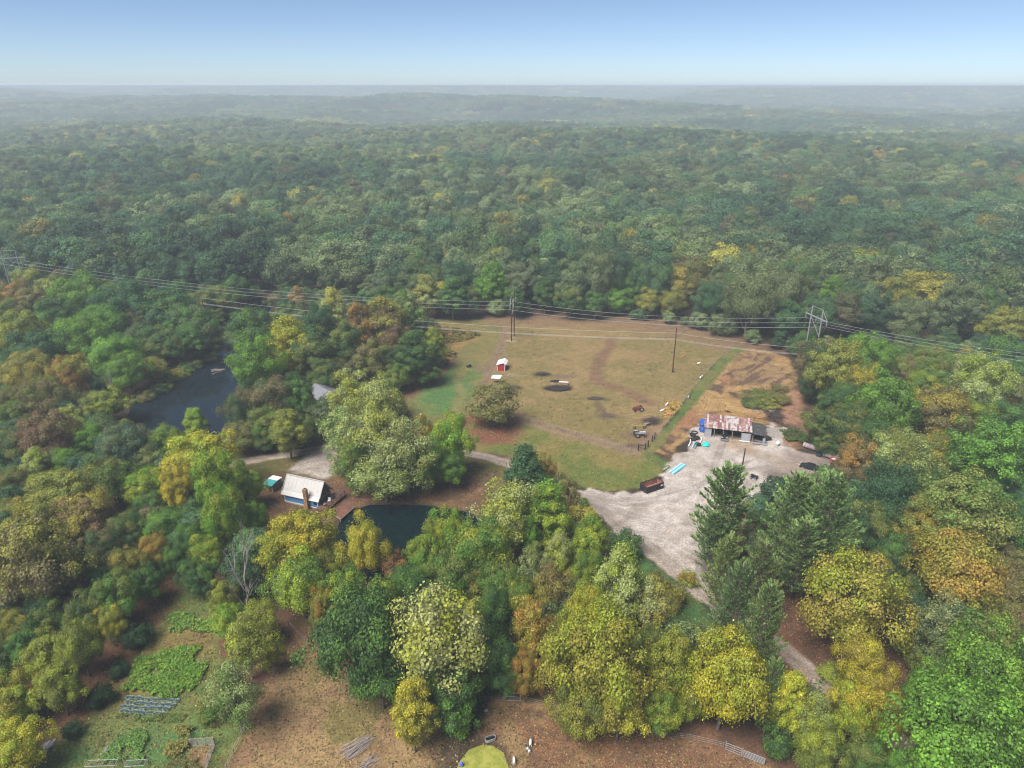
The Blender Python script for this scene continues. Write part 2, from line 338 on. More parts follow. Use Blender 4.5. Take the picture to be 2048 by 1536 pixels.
C = lay(C, gravel * 0.86, sdist(GX, GY, FAN), .8, 1.2)
rd = ldist(GX, GY, ROAD1)
C = lay(C, mixed((0.40, 0.33, 0.27), (0.32, 0.25, 0.2), n2), 1.75 - rd, .35, .5, .95)
C = lay(C, col((0.255, 0.2, 0.15)) + 0 * C, .38 - rd, .3, .35, .7)
# tyre tracks looping over the gravel
for off, line in ((0, ((1165, 985), (1230, 1000), (1300, 998), (1380, 975), (1450, 940), (1520, 915), (1600, 930))), (1, ((1170, 1000), (1260, 1030), (1340, 1050), (1420, 1040), (1480, 1005), (1500, 960), (1460, 920))), (2, ((1240, 1060), (1330, 1080), (1400, 1120), (1400, 1170))), (3, ((1160, 990), (1260, 1010), (1360, 1000), (1420, 960), (1440, 900), (1446, 882))), (4, ((1180, 1010), (1300, 1090), (1390, 1165))), (5, ((1420, 1060), (1400, 1000), (1440, 950), (1520, 935), (1590, 945)))):
    for e in (-.75, .75):
        ln = [(P(*p)[0] + e, P(*p)[1] + e * .6) for p in line]
        C = lay(C, gravel * 0.66, .34 - ldist(GX, GY, ln), .25, .45, .75)
# paddock and garden
C = lay(C, mixed((0.31, 0.205, 0.095), (0.22, 0.135, 0.07), sstep(.36, .64, n2 * .6 + n3 * .4)), sdist(GX, GY, PADDOCK), .8, 1.2)
C = lay(C, mixed((0.14, 0.135, 0.042), (0.2, 0.15, 0.055), n3), (fbm(GX, GY, 8, 3, 91) - .51) * 20 + np.minimum(0, sdist(GX, GY, PADDOCK)), 1.2, 1.0, .85)
C = lay(C, litter * 1.1, 7 - ldist(GX, GY, [P(*p) for p in ((1030, 1500), (1110, 1460), (1250, 1480), (1400, 1520), (1300, 1560))]), 4, 5, .8)
C = lay(C, mixed((0.3, 0.17, 0.085), (.24, .14, .08), n3), 1.0 - ldist(GX, GY, [P(*p) for p in ((580, 1262), (545, 1350), (510, 1440), (470, 1515), (450, 1560))]), .8, .9, .85)
C = lay(C, mixed((0.36, 0.22, 0.1), (.28, .16, .08), n3), .6 - ldist(GX, GY, [P(*p) for p in ((965, 1408), (1020, 1404), (1060, 1408), (1115, 1420))]), .6, .6, .9)
C = lay(C, mixed((0.11, 0.075, 0.045), (.07, .05, .035), n3), 2.2 - ldist(GX, GY, [P(*p) for p in ((940, 1430), (925, 1480), (905, 1530), (890, 1580))]), 1.2, 1.4, .9)
C = lay(C, mixed((0.33, 0.22, 0.1), (.26, .17, .08), n3), 1.2 - ldist(GX, GY, [P(*p) for p in ((1020, 1462), (1032, 1490), (1028, 1530), (1050, 1560))]), 1, 1.2, .7)
gd = sdist(GX, GY, GARDEN)
C = lay(C, mixed((0.105, 0.15, 0.038), (0.185, 0.155, 0.05), sstep(.4, .66, n2 * .6 + n1 * .4)), gd, .8, 1)
C = lay(C, litter * 1.15, 2.4 - ldist(GX, GY, [P(*p) for p in ((362, 1142), (330, 1190), (280, 1250), (215, 1350), (150, 1440))]), 1.6, 1.6, .85)
C = lay(C, litter, sdist(GX, GY, poly((345, 1150), (360, 1140), (400, 1165), (385, 1185), (350, 1180))), 1.5, 1.5, .9)
C = lay(C, grass_lush, sdist(GX, GY, poly((150, 1450), (260, 1420), (420, 1430), (440, 1500), (330, 1560), (90, 1560))), 3, 3, .75)
C = lay(C, mixed((.24, .16, .06), (.17, .13, .04), n3), sdist(GX, GY, poly((330, 1262), (430, 1260), (425, 1300), (330, 1312))), .8, .8, .8)
C = lay(C, mixed((.26, .15, .075), (.2, .12, .06), n3), sdist(GX, GY, poly((378, 1492), (430, 1490), (412, 1545), (365, 1545))), .5, .5, .9)
# pond beds and wet margins
for pg in (LONG_POND, POND, ALGAE):
    C = lay(C, mixed((.05, .038, .026), (.09, .06, .035), n3), sdist(GX, GY, pg) + .8, .8, .7)
speck = sstep(.86, .93, n5) * sstep(.45, .6, n1)
C = lerp(C, col((.04, .03, .022)) + 0 * C, np.where((sdP > 0) | (sdist(GX, GY, PADDOCK) > 0), speck * .8, 0))
C = C * (0.84 + 0.32 * n3[..., None]) * 0.86

# one material for all earth, grass and gravel: colour from the mapped ground cover, fine grain from noise
gm, nt, b = mat_new('ground_cover'); L = nt.links
at = N(nt, 'ShaderNodeAttribute', attribute_name='cover'); geo = N(nt, 'ShaderNodeNewGeometry')
na = N(nt, 'ShaderNodeTexNoise'); na.inputs['Scale'].default_value = 2.6; na.inputs['Detail'].default_value = 6; na.inputs['Roughness'].default_value = .7
nb = N(nt, 'ShaderNodeTexNoise'); nb.inputs['Scale'].default_value = .55; nb.inputs['Detail'].default_value = 4
L.new(geo.outputs['Position'], na.inputs['Vector']); L.new(geo.outputs['Position'], nb.inputs['Vector'])
r1 = N(nt, 'ShaderNodeMapRange'); r1.inputs[1].default_value = .3; r1.inputs[2].default_value = .7; r1.inputs[3].default_value = .48; r1.inputs[4].default_value = 1.5; L.new(na.outputs['Fac'], r1.inputs[0])
r2 = N(nt, 'ShaderNodeMapRange'); r2.inputs[1].default_value = .3; r2.inputs[2].default_value = .7; r2.inputs[3].default_value = .86; r2.inputs[4].default_value = 1.14; L.new(nb.outputs['Fac'], r2.inputs[0])
mm = N(nt, 'ShaderNodeMath', operation='MULTIPLY'); L.new(r1.outputs[0], mm.inputs[0]); L.new(r2.outputs[0], mm.inputs[1])
mx = N(nt, 'ShaderNodeMix', data_type='RGBA', blend_type='MULTIPLY'); mx.inputs[0].default_value = 1; L.new(at.outputs['Color'], mx.inputs[6]); L.new(mm.outputs[0], mx.inputs[7])
L.new(mx.outputs[2], b.inputs['Base Color']); b.inputs['Roughness'].default_value = .95; b.inputs['Specular IOR Level'].default_value = .15
bp = N(nt, 'ShaderNodeBump'); bp.inputs['Strength'].default_value = .6; bp.inputs['Distance'].default_value = .18; L.new(na.outputs['Fac'], bp.inputs['Height']); L.new(bp.outputs[0], b.inputs['Normal'])

# cut the one height grid into the named pieces of ground
fx = (GX[:-1, :-1] + GX[1:, 1:]) / 2; fy = (GY[:-1, :-1] + GY[1:, 1:]) / 2
cls = np.zeros(fx.shape, int)
NAMES = ['woodland_floor', 'pasture', 'lawn', 'gravel_yard', 'gravel_road', 'bare_soil', 'paddock_ground', 'garden_ground']
for k, pgs in ((2, (LAWN_H, LAWN_L, LAWN_S, STRIP, ROADSIDE)), (5, (SOIL,)), (2, (STRIP,)), (1, (PASTURE,)), (3, (YARD, FAN)), (6, (PADDOCK,)), (7, (GARDEN,))):
    for pg in pgs: cls[sdist(fx, fy, pg) > 0] = k
cls[ldist(fx, fy, ROAD1) < 1.9] = 4
idx = np.arange(NX * NY).reshape(NY, NX)
quads = np.stack([idx[:-1, :-1], idx[:-1, 1:], idx[1:, 1:], idx[1:, :-1]], -1)
V = np.stack([GX, GY, GZ], -1).reshape(-1, 3); CC = np.concatenate([np.clip(C, .004, 1), np.ones(C.shape[:2] + (1,))], -1).reshape(-1, 4)
for k, nm in enumerate(NAMES):
    q = quads[cls == k]
    if not len(q): continue
    used, inv = np.unique(q, return_inverse=True)
    me = np_mesh(nm, V[used], inv.reshape(q.shape), {'cover': ('POINT', 'FLOAT_COLOR', CC[used])}, True)
    tag(link(nm, me, None, gm), kind='structure')
# the rolling land beyond, out to the horizon
rr = np.concatenate([[1, 25, 50], np.geomspace(70, 9400, 210)]); aa = np.linspace(-math.pi, math.pi, 361)
RX = rr[:, None] * np.sin(aa)[None, :]; RY = rr[:, None] * np.cos(aa)[None, :]
TZ = terrain(RX, RY)
nearm = (RY > 58) & (RY < 352) & (np.abs(RX) < .82 * RY + 40)
TZ = np.where(nearm, -3.5, TZ - .1)
tc_ = mixed((0.05, 0.04, 0.02), (0.06, 0.07, 0.025), np.zeros(GX.shape))[0, 0]
idx = np.arange(RX.size).reshape(RX.shape)
tq = np.stack([idx[:-1, :-1], idx[:-1, 1:], idx[1:, 1:], idx[1:, :-1]], -1).reshape(-1, 4)
tcol = np.tile(np.array([.05, .045, .022, 1.]), (RX.size, 1))
tag(link('hills', np_mesh('hills', np.stack([RX, RY, TZ], -1).reshape(-1, 3), tq, {'cover': ('POINT', 'FLOAT_COLOR', tcol)}, True), None, gm), kind='structure')

# ------------------------------------------------------------------ water
def water_mat(name, colr, rough, bump=.06, scale=.5):
    m, nt, b = mat_new(name); L = nt.links
    b.inputs['Base Color'].default_value = (*colr, 1); b.inputs['Roughness'].default_value = rough; b.inputs['IOR'].default_value = 1.33
    geo = N(nt, 'ShaderNodeNewGeometry'); nz = N(nt, 'ShaderNodeTexNoise'); nz.inputs['Scale'].default_value = scale; nz.inputs['Detail'].default_value = 3
    L.new(geo.outputs['Position'], nz.inputs['Vector']); bp = N(nt, 'ShaderNodeBump'); bp.inputs['Strength'].default_value = bump; bp.inputs['Distance'].default_value = .1
    L.new(nz.outputs['Fac'], bp.inputs['Height']); L.new(bp.outputs[0], b.inputs['Normal']); return m
def sheet(name, pg, z, m, grow=1.2):
    c = pg.mean(0); bm = bmesh.new(); pts = []
    for i in range(len(pg)):
        a, b2 = pg[i], pg[(i + 1) % len(pg)]
        for t in (0, .25, .5, .75): p = a + (b2 - a) * t; pts.append(p)
    pts = np.array(pts); d = pts - c; ln = np.linalg.norm(d, axis=1, keepdims=True); pts = pts + d / ln * grow
    vs_ = [bm.verts.new((p[0], p[1], z)) for p in pts]; f = bm.faces.new(vs_)
    if f.normal.z < 0: f.normal_flip()
    bm.normal_update()
    if f.normal.z < 0: bmesh.ops.reverse_faces(bm, faces=[f])
    me = bpy.data.meshes.new(name); bm.to_mesh(me); bm.free()
    return link(name, me, None, m)
tag(sheet('long_pond_water', LONG_POND, -.55, water_mat('pond_water', (.008, .014, .02), .03)), kind='structure')
tag(sheet('cabin_pond_water', POND, -.55, water_mat('dark_pond_water', (.002, .011, .013), .04, .05, .8)), kind='structure')
am = mat('algae', (.21, .22, .03), .8, col2=(.3, .29, .06), scale=2.0, var=.2)
tag(sheet('algae_pond_water', ALGAE, -.3, am, .6), kind='structure')
duck = mat('duckweed', (.16, .23, .08), .8, col2=(.11, .16, .06), scale=1.0)
tag(sheet('duckweed', COVE, -.535, duck, .3), 'pale green duckweed floating in the cove of the long pond', 'duckweed', kind='stuff')
# ------------------------------------------------------------------ foliage materials
def leaf_material(name, transl=.3):
    m, nt, b = mat_new(name); L = nt.links
    t1 = N(nt, 'ShaderNodeAttribute', attribute_name='tint', attribute_type='INSTANCER')
    t2 = N(nt, 'ShaderNodeAttribute', attribute_name='tint2', attribute_type='INSTANCER')
    cl = N(nt, 'ShaderNodeAttribute', attribute_name='cl'); lf = N(nt, 'ShaderNodeAttribute', attribute_name='lf')
    rg = N(nt, 'ShaderNodeMapRange'); rg.inputs[1].default_value = .38; rg.inputs[2].default_value = .85
    L.new(cl.outputs['Fac'], rg.inputs[0])
    mx = N(nt, 'ShaderNodeMix', data_type='RGBA'); L.new(rg.outputs[0], mx.inputs[0]); L.new(t1.outputs['Color'], mx.inputs[6]); L.new(t2.outputs['Color'], mx.inputs[7])
    vr = N(nt, 'ShaderNodeMapRange'); vr.inputs[3].default_value = .55; vr.inputs[4].default_value = 1.5; L.new(lf.outputs['Fac'], vr.inputs[0])
    mu = N(nt, 'ShaderNodeMix', data_type='RGBA', blend_type='MULTIPLY'); mu.inputs[0].default_value = 1; L.new(mx.outputs[2], mu.inputs[6]); L.new(vr.outputs[0], mu.inputs[7])
    L.new(mu.outputs[2], b.inputs['Base Color']); b.inputs['Roughness'].default_value = .6; b.inputs['Specular IOR Level'].default_value = .25
    if transl:
        tr = N(nt, 'ShaderNodeBsdfTranslucent'); L.new(mu.outputs[2], tr.inputs['Color'])
        ms = N(nt, 'ShaderNodeMixShader'); ms.inputs[0].default_value = transl; L.new(b.outputs[0], ms.inputs[1]); L.new(tr.outputs[0], ms.inputs[2]); L.new(ms.outputs[0], nt.nodes['Material Output'].inputs['Surface'])
    return m
LEAF = leaf_material('leaves')
BARK = mat('bark', (.16, .125, .095), .9, scale=1.5, var=.35, bump=.5)
PALEBARK = mat('pale_bark', (.36, .32, .27), .9, scale=1.2, var=.3, col2=(.17, .13, .1))
DEADBARK = mat('dead_wood', (.27, .24, .21), .9, scale=1.0, var=.25)

def leaf_cards(rng, pos, nrm, size, clv, aspect=1.35):
    n = len(pos); nrm = nrm / (np.linalg.norm(nrm, axis=1, keepdims=True) + 1e-9)
    a = rng.normal(size=(n, 3)); t = np.cross(nrm, a); t /= np.linalg.norm(t, axis=1, keepdims=True) + 1e-9
    bt = np.cross(nrm, t); s = size * rng.uniform(.55, 1.35, (n, 1))
    fold = nrm * s * rng.uniform(-.35, .1, (n, 1))
    v = np.stack([pos + t * s * aspect * .5, pos + bt * s * .5 + fold, pos - t * s * aspect * .5, pos - bt * s * .5 + fold], 1)
    return v.reshape(-1, 3), np.arange(n * 4).reshape(n, 4), clv, rng.random(n)
def sphere_dirs(rng, n):
    k = np.arange(n) + .5; ph = np.arccos(1 - 2 * k / n); th = math.pi * (1 + 5 ** .5) * k + rng.random() * 7
    d = np.stack([np.cos(th) * np.sin(ph), np.sin(th) * np.sin(ph), np.cos(ph)], 1) + rng.normal(0, .16, (n, 3))
    return d / np.linalg.norm(d, axis=1, keepdims=True)
def crown(seed, H, W, base, nclump, cr, nleaf, leaf, shape='dome', fill=.72, inner=.22):
    """leafy crown made of many uneven leaf clumps; returns mesh data and clump centres"""
    rng = np.random.default_rng(seed)
    d = sphere_dirs(rng, nclump); zc = H * (1 + base) / 2; rz = H * (1 - base) / 2
    k = rng.uniform(fill, 1.0, nclump); k[rng.random(nclump) < inner] *= .55
    a = np.arctan2(d[:, 1], d[:, 0]); lob = 1 + .22 * np.sin(a * 3 + seed) * (1 - d[:, 2] ** 2) + .13 * np.sin(a * 5 + seed * 2.1 + d[:, 2] * 4)
    z = d[:, 2].copy(); rxy = np.ones(nclump)
    if shape == 'dome': z = np.where(z < 0, z * .8, z)
    if shape == 'oval': rxy = np.where(d[:, 2] > 0, 1 - .35 * d[:, 2], 1.0)
    if shape == 'cone': rxy = .25 + .85 * (1 - (z + 1) / 2) ** .8
    c = np.stack([d[:, 0] * rxy * W / 2 * k * lob, d[:, 1] * rxy * W / 2 * k * lob, zc + z * rz * k], 1)
    c[:, 2] = np.minimum(c[:, 2], H * .97)
    crs = cr * W * rng.uniform(.6, 1.35, nclump)
    w = crs ** 2; cnt = rng.multinomial(nleaf, w / w.sum())
    ci = np.repeat(np.arange(nclump), cnt); n = len(ci)
    q = rng.normal(size=(n, 3)); q /= np.linalg.norm(q, axis=1, keepdims=True)
    out = (c - np.array([0, 0, zc - rz * .35])); out /= np.linalg.norm(out, axis=1, keepdims=True) + 1e-9
    out[:, 2] = out[:, 2] * .7 + .35
    q = q + out[ci] * .55; q /= np.linalg.norm(q, axis=1, keepdims=True)
    rad = rng.uniform(.5, 1.12, (n, 1)) ** .7
    stray = rng.random(n) < .2; rad[stray] *= rng.uniform(1.0, 1.75, (stray.sum(), 1))
    pos = c[ci] + q * crs[ci][:, None] * rad * np.array([1.1, 1.1, .84]) + rng.normal(0, .05 * cr * W, (n, 3))
    pos[:, 2] = np.clip(pos[:, 2], .2, H * 1.03)
    nr = q * .9 + out[ci] * .4 + rng.normal(0, .42, (n, 3))
    clv = np.clip(rng.random(nclump)[ci] * .75 + .25 * rng.random(n) + .12 * (d[ci, 2]), 0, 1)
    return leaf_cards(rng, pos, nr, leaf, clv) + (c, crs)
def leaf_mesh(name, data):
    v, f, clv, lfv = data[:4]
    me = np_mesh(name, v, f, {'cl': ('FACE', 'FLOAT', clv), 'lf': ('FACE', 'FLOAT', lfv)}); me.materials.append(LEAF); return me
def trunk_mesh(name, seed, H, W, base, centres, nlimb, r0, m, up=.78, n=6):
    rng = random.Random(seed); mb = MB()
    bend = [Vector((rng.uniform(-.02, .02) * H, rng.uniform(-.02, .02) * H, 0)) for _ in range(5)]
    zs = [-.4, H * .06, H * .3, H * .55, H * up]; pts = [bend[i] * (i > 1) + Vector((0, 0, zs[i])) for i in range(5)]
    mb.tube(pts, [r0 * 1.6, r0, r0 * .78, r0 * .5, r0 * .16], n)
    cs = list(range(len(centres))); rng.shuffle(cs)
    for ci in cs[:nlimb]:
        e = Vector(centres[ci]); z0 = max(base * H * .75, min(e.z - .18 * H, H * .62)) * rng.uniform(.8, 1.0)
        t = z0 / H; s = Vector((0, 0, z0))
        for i in range(4):
            if zs[i] <= z0 <= zs[i + 1]:
                f = (z0 - zs[i]) / (zs[i + 1] - zs[i]); s = pts[i].lerp(pts[i + 1], f)
        mid = s.lerp(e, .5) + Vector((rng.uniform(-.03, .03) * H, rng.uniform(-.03, .03) * H, .03 * H))
        rr_ = r0 * .42 * (1 - t * .6); mb.tube([s, mid, e], [rr_, rr_ * .6, rr_ * .15], 5, False)
    me = mb.mesh(name, True); me.materials.append(m); return me

PROTO = {}   # kind -> list of (crown mesh, trunk mesh, H, W, centre height)
def add_proto(kind, seed, H, W, base, nclump, cr, nleaf, leaf, shape, nlimb, r0, m, fill=.72, inner=.22):
    dt = crown(seed, H, W, base, nclump, cr, nleaf, leaf, shape, fill, inner)
    We = 1.68 * float(np.percentile(np.hypot(dt[0][:, 0], dt[0][:, 1]), 96)); He = float(np.percentile(dt[0][:, 2], 99.5))   # true spread of the crown
    PROTO.setdefault(kind, []).append((leaf_mesh('crown', dt), trunk_mesh('trunk', seed, H, W, base, dt[4], nlimb, r0, m), He, We, He * (1 + base) / 2))
for s, (fl, nc, cr_, inn) in enumerate(((.72, 80, .112, .22), (.58, 70, .122, .3), (.64, 96, .1, .26), (.52, 66, .128, .3), (.68, 88, .106, .24), (.55, 104, .094, .3))): add_proto('B', 10 + s, 18, 17, (.2, .14, .22, .16, .1, .18)[s], nc, cr_, 25000, .31, 'dome', 34, .4, BARK, fl, inn)
for s in range(4): add_proto('O', 30 + s, 21, 12, .2, 75, .122, 20000, .31, 'oval', 14, .36, BARK)
for s in range(4): add_proto('S', 50 + s, 19, 15, .15, 95, .095, 11500, .30, 'oval', 70, .34, PALEBARK, .45, .3)
for s in range(2): add_proto('C', 70 + s, 15, 8, .06, 60, .15, 10000, .30, 'cone', 8, .3, BARK)
for s in range(3): add_proto('U', 80 + s, 7, 8, .04, 40, .15, 7000, .27, 'dome', 14, .14, BARK)
for s in range(3): add_proto('V', 84 + s, 10, 9, .08, 48, .14, 9500, .27, 'dome', 10, .16, BARK)
def pine_proto(seed, H=24, W=15):
    rng = np.random.default_rng(seed); rr_ = random.Random(seed); mb = MB(); pos = []; nr = []; cv = []
    mb.tube([(0, 0, -.4), (0, 0, H * .3), (.2, 0, H * .65), (.1, .1, H * .98)], [.55, .42, .26, .05], 8)
    z = H * .14
    while z < H * .985:
        t = (z - H * .14) / (H * .85); nb_ = rr_.randint(4, 6); a0 = rr_.random() * 7
        for k in range(nb_):
            a = a0 + k * 6.283 / nb_ + rr_.uniform(-.3, .3); Lb = W / 2 * (.16 + .86 * (1 - t ** 1.5) ** .8) * rr_.uniform(.62, 1.12) * (.75 if t < .12 else 1)
            dirv = Vector((math.cos(a), math.sin(a), 0)); el = .05 + .5 * t + rr_.uniform(-.08, .1)
            p0 = Vector((0, 0, z)); p1 = p0 + dirv * Lb * .55 + Vector((0, 0, Lb * .55 * el)); p2 = p0 + dirv * Lb + Vector((0, 0, Lb * (el + .22)))
            mb.tube([p0, p1, p2], [.09, .06, .02], 4, False)
            side = Vector((-dirv.y, dirv.x, 0)); nt_ = int(26 * Lb / 4) + 10; cb = rng.random()
            for j in range(nt_):
                u = rr_.uniform(.28, 1.04) ** .8; q = p0.lerp(p1, u / .55) if u < .55 else p1.lerp(p2, (u - .55) / .45)
                wd = .34 * Lb * (1.05 - u) ** .6 * .9; sv = rr_.uniform(-1, 1)
                tip = q + side * sv * wd + Vector((0, 0, rr_.uniform(-.1, .32)))
                g = (dirv * .7 + side * sv * .6 + Vector((0, 0, .55))).normalized()
                for i in range(3):
                    h = (g + Vector((rr_.gauss(0, .3), rr_.gauss(0, .3), rr_.gauss(0, .3)))).normalized()
                    pos.append(tip + h * .22); nr.append(h); cv.append(cb * .6 + .4 * rr_.random())
        z += H * (.042 - .012 * t) * rr_.uniform(.8, 1.2)
    pos = np.array([tuple(p) for p in pos]); g = np.array([tuple(p) for p in nr]); n = len(pos)
    s = .74 * rng.uniform(.6, 1.2, (n, 1)); a = rng.normal(size=(n, 3)); a = a * .35 + np.array([0, 0, 1]); sd = np.cross(g, a); sd /= np.linalg.norm(sd, axis=1, keepdims=True)
    v = np.stack([pos - g * s * .45, pos + sd * s * .26, pos + g * s * .65, pos - sd * s * .26], 1).reshape(-1, 3)
    me = leaf_mesh('crown', (v, np.arange(n * 4).reshape(n, 4), np.array(cv), rng.random(n)))
    tm = mb.mesh('trunk', True); tm.materials.append(BARK)
    PROTO.setdefault('P', []).append((me, tm, H, W, H * .52))
for s in range(3): pine_proto(90 + s, 24, 18)
def bare_mesh(seed, H, spread=.45, m=DEADBARK, depth=4):
    rng = random.Random(seed); mb = MB()
    def grow(p, d, Ln, r, k):
        q = p + d * Ln; mid = p.lerp(q, .5) + Vector((rng.gauss(0, .04), rng.gauss(0, .04), 0)) * Ln
        mb.tube([p, mid, q], [r, r * .8, r * .55], 5 if k > 1 else 4, False)
        if k == 0: return
        for i in range(rng.randint(2, 3) + (k > 2)):
            e = (d + Vector((rng.gauss(0, spread), rng.gauss(0, spread), rng.uniform(-.05, .3)))).normalized()
            s = rng.uniform(.45, 1.0); grow(p.lerp(q, s), e, Ln * rng.uniform(.5, .8), r * .5, k - 1)
    grow(Vector((0, 0, -.3)), Vector((0, 0, 1)), H * .36, .30, depth)
    me = mb.mesh('branches', True); me.materials.append(m); return me

# ------------------------------------------------------------------ leaf colours (real-world albedo)
TINT = {'dg': (.062, .13, .042), 'g': (.115, .22, .040), 'bg': (.175, .325, .036), 'yg': (.30, .35, .036), 'y': (.47, .415, .038), 'gd': (.315, .285, .045), 'o': (.40, .235, .05),
        'br': (.205, .163, .068), 'rd': (.215, .125, .068), 'pg': (.33, .38, .125), 'ol': (.205, .232, .05), 'bl': (.074, .152, .07), 'ld': (.165, .225, .095), 'pn': (.235, .345, .095), 'pd': (.185, .285, .10), 'po': (.28, .31, .095)}
WOODT = {'dg': (.056, .115, .045), 'bl': (.07, .138, .068), 'g': (.095, .175, .05), 'ol': (.135, .175, .06), 'ld': (.125, .18, .082), 'pg': (.185, .24, .095), 'br': (.14, .115, .062), 'yg': (.27, .29, .06), 'y': (.38, .33, .06), 'o': (.3, .18, .06), 'gd': (.25, .22, .06)}
CNAME = {'dg': 'dark green', 'g': 'green', 'bg': 'bright green', 'yg': 'yellow-green', 'y': 'yellow', 'gd': 'golden olive', 'o': 'orange', 'br': 'brown', 'rd': 'rust red', 'pg': 'pale green', 'ol': 'olive', 'bl': 'blue-green', 'ld': 'grey-green', 'pn': 'green', 'pd': 'dark green', 'po': 'olive'}
HFAC = {'V': 1.1, 'B': 1.12, 'O': 1.6, 'S': 1.3, 'C': 1.7, 'U': .85, 'P': 1.5}
HLIM = {'V': (4, 14), 'B': (9, 23), 'O': (11, 25), 'S': (9, 24), 'C': (6, 17), 'U': (2.5, 9), 'P': (12, 27)}
KNAME = {'V': 'broadleaf_tree', 'B': 'broadleaf_tree', 'O': 'broadleaf_tree', 'S': 'thin_leaved_tree', 'C': 'cedar_tree', 'U': 'shrub', 'P': 'pine_tree'}
KCAT = {'V': 'tree', 'B': 'tree', 'O': 'tree', 'S': 'tree', 'C': 'tree', 'U': 'shrub', 'P': 'tree'}
KPHR = {'V': 'low-crowned tree', 'B': 'round-crowned tree', 'O': 'tall oval tree', 'S': 'thin-leaved tree', 'C': 'cone-shaped tree', 'U': 'low bush', 'P': 'pine tree'}
TREES = []   # dicts: x, y, H, W, kind, c1, c2, zone
rngT = random.Random(4)
def jit(c, a=.14):
    k = 1 + rngT.uniform(-a, a); return tuple(max(.004, v * k * (1 + rngT.uniform(-.07, .07))) for v in c)
def solve(px, py, wpx, kind, H=None):
    """crown centre in the photo + crown width -> foot on the ground, height and width in metres"""
    z = 10.0
    for _ in range(6):
        x, y = P(px, py, z); W = wpx * DEPTH(x, y, z) / FPX
        h = H or min(max(W * HFAC[kind], HLIM[kind][0]), HLIM[kind][1])
        p = PROTO[kind][0]; z = h * p[4] / p[2]
    return x, y, h, W
def grounded(x, y, kind='B'):
    return all(inside(x, y, pg) < -.5 for pg in ((LONG_POND, POND, ALGAE) if kind == 'P' else (LONG_POND, POND, ALGAE, YARD))) and float(ldist(np.array([x]), np.array([y]), ROAD1)[0]) > 2.2
def T(px, py, w, kind, c1, c2=None, H=None, zone=None, label=None):
    x, y, h, W = solve(px, py, w, kind, H)
    if not grounded(x, y, kind):
        for k in (.9, 1.1, .8, 1.2, .7, 1.35, .6, 1.5, .5):
            x2, y2, h2, W2 = solve(px, py, w, kind, h * k)
            if grounded(x2, y2, kind): x, y, h, W = x2, y2, h2, W2; break
        else: print('WET TREE', px, py)
    TREES.append(dict(x=x, y=y, H=h, W=W, kind=kind, c1=c1, c2=c2 or c1, zone=zone, label=label, px=px, py=py))
# ------------------------------------------------------------------ the trees one can tell apart (photo position of crown centre, crown width, kind, colours)
Z = 'on the wooded left bank of the long pond'
for a in ((55, 558, 62, 'B', 'pg', 'yg'), (100, 588, 56, 'S', 'pg', 'yg'), (26, 588, 60, 'B', 'ol', 'o'), (62, 600, 62, 'B', 'br', 'ol'), (162, 588, 92, 'B', 'g', 'bg'), (108, 628, 74, 'B', 'g', 'dg'),
          (36, 665, 95, 'B', 'yg', 'ol'), (205, 592, 70, 'B', 'g', 'ol'), (252, 605, 98, 'B', 'dg', 'bl'), (292, 612, 60, 'B', 'ol', 'br'), (340, 622, 92, 'B', 'bl', 'g'), (385, 648, 84, 'B', 'g', 'ld'),
          (418, 672, 62, 'B', 'ol', 'ld', 9), (158, 676, 92, 'B', 'bg', 'g'), (205, 645, 80, 'B', 'g', 'bg'), (228, 708, 84, 'B', 'g', 'bg'), (322, 684, 78, 'B', 'ol', 'dg', 14), (372, 684, 64, 'B', 'dg', 'g', 13), (286, 678, 66, 'B', 'dg', 'ld'),
          (70, 705, 100, 'B', 'dg', 'bl'), (256, 738, 74, 'B', 'bg', 'g', 14), (300, 736, 58, 'B', 'ol', 'gd', 10), (136, 752, 66, 'B', 'o', 'gd', 16), (152, 780, 46, 'B', 'o', 'br'), (60, 742, 92, 'B', 'gd', 'ol'), (20, 752, 60, 'B', 'ol', 'br'), (88, 795, 92, 'B', 'br', 'ol'),
          (212, 808, 74, 'B', 'ol', 'yg'), (180, 815, 60, 'B', 'br', 'dg'), (25, 800, 62, 'B', 'br', 'ol'), (280, 640, 60, 'B', 'br', 'dg'), (120, 560, 50, 'B', 'br', 'ol'), (2, 630, 60, 'B', 'ol', 'g'), (405, 606, 64, 'B', 'dg', 'ol', 13), (440, 596, 56, 'B', 'ol', 'g', 14), (476, 574, 60, 'B', 'dg', 'g', 17), (360, 585, 50, 'B', 'g', 'dg', 14), (500, 586, 44, 'B', 'dg', 'ol', 9), (455, 620, 40, 'B', 'dg', 'g', 8), (428, 632, 40, 'B', 'ol', 'dg', 7), (346, 742, 44, 'U', 'ol', 'gd', 4), (318, 766, 40, 'U', 'dg', 'ol', 4), (284, 784, 40, 'U', 'ol', 'br', 4), (380, 722, 40, 'U', 'dg', 'ol', 4), (414, 706, 36, 'U', 'ol', 'ld', 3.5), (362, 733, 34, 'U', 'g', 'ol', 3.5)): T(*a, zone=Z)
Z = 'in the wood on the left side'
